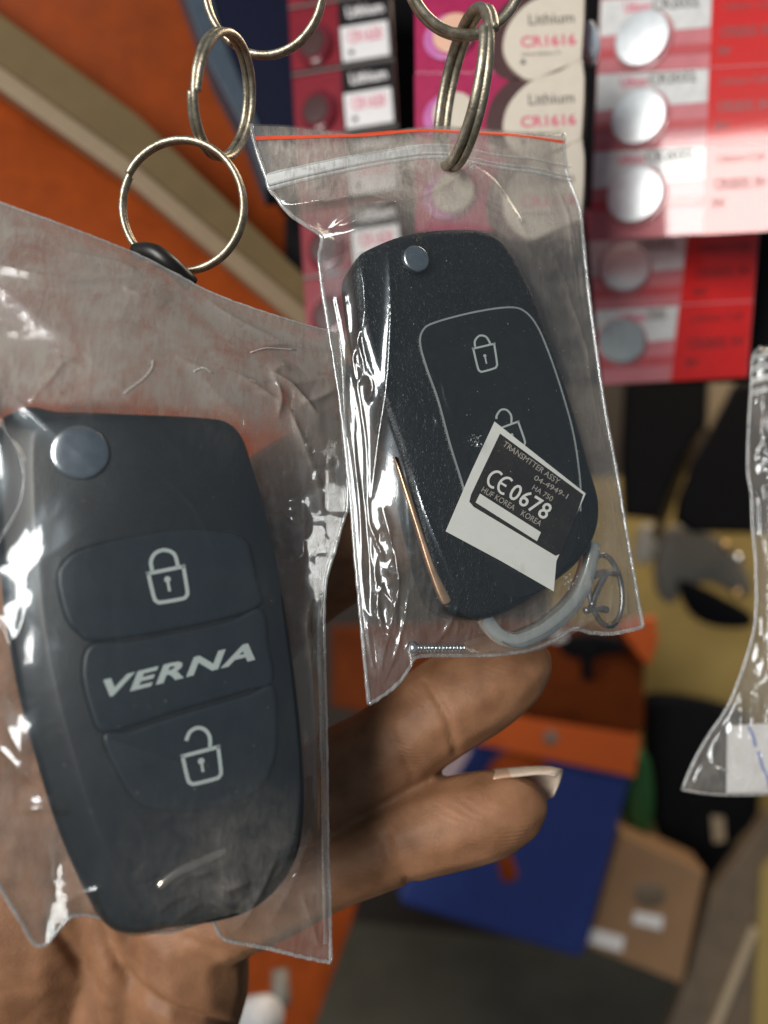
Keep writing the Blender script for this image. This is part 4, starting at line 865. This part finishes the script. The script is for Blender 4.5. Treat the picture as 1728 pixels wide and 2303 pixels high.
# ---- left bag
LL = [(-60, 425), (-110, 700), (-130, 1000), (-125, 1400), (-105, 1650), (-90, 1840)]
LR = [(765, 752), (772, 850), (778, 1000), (783, 1130), (772, 1172), (748, 1255), (733, 1310), (729, 1400), (731, 1520), (735, 1700), (737, 1900), (742, 2030), (744, 2165)]
LT = [(-60, 425), (0, 455), (130, 502), (300, 568), (400, 618), (470, 655), (560, 690), (660, 722), (765, 752)]
LB = [(-90, 1840), (-25, 1950), (40, 2060), (92, 2128), (160, 2062), (230, 2064), (300, 2086), (385, 2096), (470, 2068), (506, 2112), (600, 2132), (680, 2152), (744, 2165)]
fbL = Film(KL, LL, LR, LT, LB, 281, 401)
def left_bag():
    t = origin_empty('plastic_bag', P(300, 600, 140), 'larger dusty crumpled bag hung from the left key ring', 'plastic bag', 'plastic key bags')
    X, Y = fbL.X, fbL.Y; cl = .95
    obs = hump(X, Y, inset(ccw(KLout), -5.6, .08), KLH + cl, 3.6)
    h = fbL.drape(obs, press=.0005)
    free = np.clip((h - obs) / 1.5, 0, 1); edge = np.clip(np.minimum(np.minimum(fbL.U, 1 - fbL.U) * 16, np.minimum(fbL.V, 1 - fbL.V) * 20), 0, 1)
    ytop = KL.pl([(300, 950)])[0][1]; top = np.clip((Y - ytop) / 7 + .45 + .5 * np.clip((X - KL.pl([(600, 1000)])[0][0]) / 8, 0, 1), 0, 1)
    h += edge * free * (1.0 * (vnoise(X * .07 + Y * .05, Y * .06 - X * .02, 14) - .5) + .5 * (ridged(X * .06 + Y * .06, Y * .05 - X * .03, 19, 1) - .5)) + (.12 + .88 * free) * edge * .10 * (ridged(X * .2 + 4, Y * .16, 52, 2) - .5)
    # crumple below the right part of the top
    cx, cy_ = KL.pl([(620, 870)])[0]; crum = np.exp(-(((X - cx) / 9) ** 2 + ((Y - cy_) / 6) ** 2)); h = crumple(fbL, h, (640, 880), (80, 60), 16, .7, .9, 5, edge, .5)
    cx, cy_ = KL.pl([(420, 1980)])[0]; crum2 = np.exp(-(((X - cx) / 12) ** 2 + ((Y - cy_) / 5) ** 2)); h = crumple(fbL, h, (430, 1970), (130, 55), 14, .6, .8, 8, edge, -.5); h = crumple(fbL, h, (280, 690), (260, 110), 9, .45, 2.2, 9, edge, .35, .3); h = crumple(fbL, h, (690, 1060), (40, 150), 6, .5, 1.3, 12, edge, 1.2, .4); h = crumple(fbL, h, (30, 1500), (50, 330), 9, .9, 1.8, 15, edge, 1.3, .3)
    for off, am in ((14, .8), (30, -.4)): h = crease(fbL, h, [(x - off + 4 * math.sin(i * 2.1 + off), y) for i, (x, y) in enumerate(LR[2:-1])], .4, am, edge, False)
    for pix, wd, am in (([(0, 880), (10, 960), (52, 1030), (70, 1085), (60, 1150), (25, 1210), (-10, 1270)], 1.0, 2.2), ([(560, 798), (640, 780), (740, 790)], .7, 1.0), ([(400, 830), (450, 852), (520, 860), (600, 905), (625, 908)], .5, .7),
                        ([(640, 935), (690, 1060), (720, 1150)], .7, 1.0), ([(600, 850), (650, 880), (700, 930)], .5, 1.0), ([(80, 920), (120, 880), (150, 840), (175, 836)], .5, .6),
                        ([(735, 1260), (700, 1340), (682, 1400), (690, 1480), (700, 1600), (705, 1800), (712, 1950)], .6, 1.4), ([(757, 1180), (728, 1250), (720, 1300)], .5, .7),
                        ([(668, 1998), (690, 2050), (708, 2105), (716, 2125)], .6, 1.6), ([(735, 2000), (728, 2060), (716, 2120)], .5, 1.2), ([(600, 2050), (640, 1960), (690, 1850)], 1.0, 1.0), ([(520, 2085), (560, 1990), (600, 1900)], 1.0, .9),
                        ([(60, 1790), (110, 1778), (165, 1785)], .8, 1.3), ([(0, 1650), (60, 1700), (130, 1750)], 1.0, 1.2), ([(0, 1370), (40, 1440), (60, 1560)], 1.0, 1.0), ([(90, 2110), (160, 2000), (230, 1960)], .9, 1.2),
                        ([(0, 610), (140, 650), (300, 640)], 1.0, .9), ([(150, 580), (260, 600), (310, 620)], .9, 1.2), ([(420, 640), (520, 720), (620, 770)], .9, .8), ([(330, 1060), (420, 1150), (470, 1250)], .35, .25)):
        h = crease(fbL, h, pix, wd, am, edge)
    h = np.maximum(h, np.where(obs > 0, obs - .2, -5))
    onkey = free < .2
    dust_haze = .16 + .66 * top; rt = KL.pl([(700, 1400)])[0][0]
    dust_haze += .12 * np.clip((X - rt) / 5 + .8, 0, 1); dust_haze *= np.clip(edge * 1.5, .5, 1)
    km = np.clip(poly_sdf(X, Y, inset(ccw(KLout), -5.0, .08)) / 1.5 + .7, 0, 1); g = lambda u, v, r: np.exp(-(((X - KL.pl([(u, v)])[0][0]) ** 2 + (Y - KL.pl([(u, v)])[0][1]) ** 2) / r ** 2))
    dust_haze = dust_haze * (1 - km) + km * (.014 + .055 * g(600, 1330, 7) + .05 * g(480, 985, 7) + .34 * g(600, 1920, 11) + .16 * g(440, 1900, 11) + .06 * g(640, 1600, 7))  # besides dust, the low patches paint grey reflections of the film folds
    fbL.mesh('front_film', h, M['filmL'], t, dust_haze)
    hb = fbL.drape(hump(X, Y, KLout, KLH + .4, 1.8), press=.0004); ob2 = hump(X, Y, KLout, KLH + .4, 1.8); hb += edge * 1.2 * (ridged(X * .1 + 3, Y * .08, 177) - .5)
    hb = np.maximum(hb, np.where(ob2 > 0, ob2, .12)); hb[0] = hb[-1] = 0; hb[:, 0] = hb[:, -1] = 0
    fbL.mesh('back_film', -hb, M['film_back'], t, .22 + .5 * top)
    for nm, pp, n in (('side_seam', LR, 180), ('bottom_seam', LB, 160), ('top_seam', LT, 120)):
        pts = resample(KL.pl(pp), n); pts = pts + RNG.normal(0, .04, pts.shape); o = put(nm, tube(KL.to3(pts, 0), (.32 if nm != 'top_seam' else .18) * (1 + .35 * vnoise(np.arange(len(pts)) * .35, np.zeros(len(pts)), 6)), 8), M['seam'], t, True); set_dust(o, .28)
    o = fbL.strip('seal_band', h, [(722, 1330), (716, 1450), (719, 1600), (723, 1750), (727, 1950), (733, 2120)], 16, .1, M['zip'], t, .30, thick=.2)
    # loose hair-like threads stuck on the film
    for q in ([(278, 905), (320, 870), (338, 845), (340, 828)], [(430, 850), (450, 842), (470, 852)], [(560, 798), (600, 785), (668, 782)]):
        pts = smooth_open(KL.pl(q, 3), 5); put('stuck_fibre', tube(KL.to3(pts, fbL.height_at(h, pts) + .2), .07, 5), M['paper'], t, True)
    return t
M['filmL'] = film_mat('dusty_plastic_film', (.37, .335, .30), speck=.8, base_r=.11)
left_bag()

# ---- far right bag with a paper slip in it
KF = Frame(P(1750, 1400, 205), -10, 4)
QL = [(1712, 780), (1694, 800), (1690, 860), (1684, 960), (1682, 1060), (1690, 1110), (1692, 1180), (1700, 1280), (1698, 1400), (1672, 1500), (1636, 1590), (1590, 1660), (1556, 1722), (1534, 1776)]
QR = [(1930, 780), (1935, 1100), (1940, 1400), (1990, 1600), (2030, 1776)]
QT = [(1712, 780), (1800, 776), (1930, 780)]
QB = [(1534, 1776), (1600, 1786), (1680, 1788), (1800, 1784), (2030, 1776)]
fbF = Film(KF, QL, QR, QT, QB, 121, 241)
tF = origin_empty('plastic_bag', P(1750, 800, 205), 'narrow twisted clear bag holding white paper, at the right edge', 'plastic bag', 'plastic key bags')
X, Y = fbF.X, fbF.Y; edge = np.clip(np.minimum(np.minimum(fbF.U, 1 - fbF.U) * 10, np.minimum(fbF.V, 1 - fbF.V) * 20), 0, 1)
hF = fbF.drape(np.full(X.shape, -5.0), press=.0006); hF += .8 + edge * 3.2 * (ridged(X * .16, Y * .035, 3) - .45) + edge * .5 * (ridged(X * .5, Y * .2, 9) - .5)
hF += edge * 1.6 * np.clip((Y - KF.pl([(1700, 1150)])[0][1]) / 20, 0, 1) * (ridged(X * .1, Y * .25, 41) - .4); hF = np.maximum(hF, .5) * np.clip(edge * 3, 0, 1)
fbF.mesh('front_film', hF, M['film'], tF, .16); fbF.mesh('back_film', -hF * .5 - .05, M['film_back'], tF, .2)
o = put('side_seam', tube(KF.to3(resample(KF.pl(QL), 120), 0), .3, 8), M['seam'], tF, True); set_dust(o, .35)
o = put('bottom_seam', tube(KF.to3(resample(KF.pl(QB), 60), 0), .3, 8), M['seam'], tF, True); set_dust(o, .35)
for k in range(4): fbF.strip('zip_ridge', hF, [(1690, 806 + 26 * k), (1740, 800 + 26 * k), (1800, 800 + 26 * k)], 12, .3, M['zip'], tF, .5, thick=.5)
pf = origin_empty('paper_note', P(1700, 1700, 205), 'white paper with faint blue pen strokes at the bottom of the far right bag', 'paper')
put('sheet', plate(KF, [(1636, 1634), (1700, 1628), (1900, 1622), (1900, 1782), (1700, 1783), (1634, 1784)], .05, .25, .02), M['white'], pf)
for q in ([(1684, 1634), (1694, 1655), (1700, 1680)], [(1706, 1690), (1714, 1720), (1722, 1740)], [(1724, 1740), (1735, 1780)]): put('pen_stroke', ribbon(KF, smooth_open(KF.pl(q, .3), 4), .9, .25, .29), M['bluepen'], pf)
put('staple', tube(KF.to3(KF.pl([(1606, 1722), (1634, 1732)]), .5), .35, 8), M['loop'], pf, True)

# ================================================================ KEY RINGS
def split_ring(c, A, B, R, wr, lab, turns=2.0, start=0.0):
    A = np.array(A, float); A /= np.linalg.norm(A); B = np.array(B, float); B -= A * (A @ B); B /= np.linalg.norm(B); Nn = np.cross(A, B)
    n = 220; s = np.linspace(0, 1, n); an = start + s * turns * 2 * math.pi
    off = (s - .5) * 2 * (wr * 1.02) * np.clip(turns - 1, 0, 1); off = wr * 1.03 * np.tanh((s - .5) * 9)
    p = c + R * (np.cos(an)[:, None] * A + np.sin(an)[:, None] * B) + off[:, None] * Nn
    V, Fc = tube(p, wr, 12); return tag(add_mesh('key_ring', V, Fc, M['ring']), lab, 'key ring', 'wire split key rings')
D = 150.0; px = D / F
split_ring(P(411, 464, D), (1, 0, .10), (0, 1, .12), 141 * px, 7.2 * px, 'round key ring facing the viewer at the top of the left bag', start=2.6)
split_ring(P(503, 218, 151), (.27, .96, .0), (-.20, .05, .95), 126 * px, 8.2 * px, 'key ring seen nearly edge-on, linking the two left rings', start=-1.1 + math.pi)
split_ring(P(594, -27, 154), (1, 0, .1), (0, 1, .25), 138 * px, 8.2 * px, 'brownish key ring cut by the top edge at the left', start=4.4, turns=1.95)
split_ring(P(1042, 204, 156), (.10, .99, .05), (.22, -.03, .97), 164 * px, 11 * px, 'thick key ring piercing the top of the right bag', start=1.2)
split_ring(P(1046, -80, 152), (1, 0, -.2), (0, 1, .35), 140 * px, 11 * px, 'thick key ring cut by the top edge above the right bag', start=.8)
# black cord tying the left bag to its ring
ct = origin_empty('cord_tie', P(340, 580, 147), 'short black cord tie with a grey cut end under the round left ring', 'cord tie')
cp = smooth_open(np.array([P(308, 566, 147), P(345, 568, 145), P(378, 590, 145), P(405, 615, 147), P(430, 640, 149)]), 5)
put('cord', tube(cp, 1.75, 12), M['blackrubber'], ct, True)
put('cut_end', ball(P(323, 566, 145.2), 1.0, 6), M['grey'], ct, True)
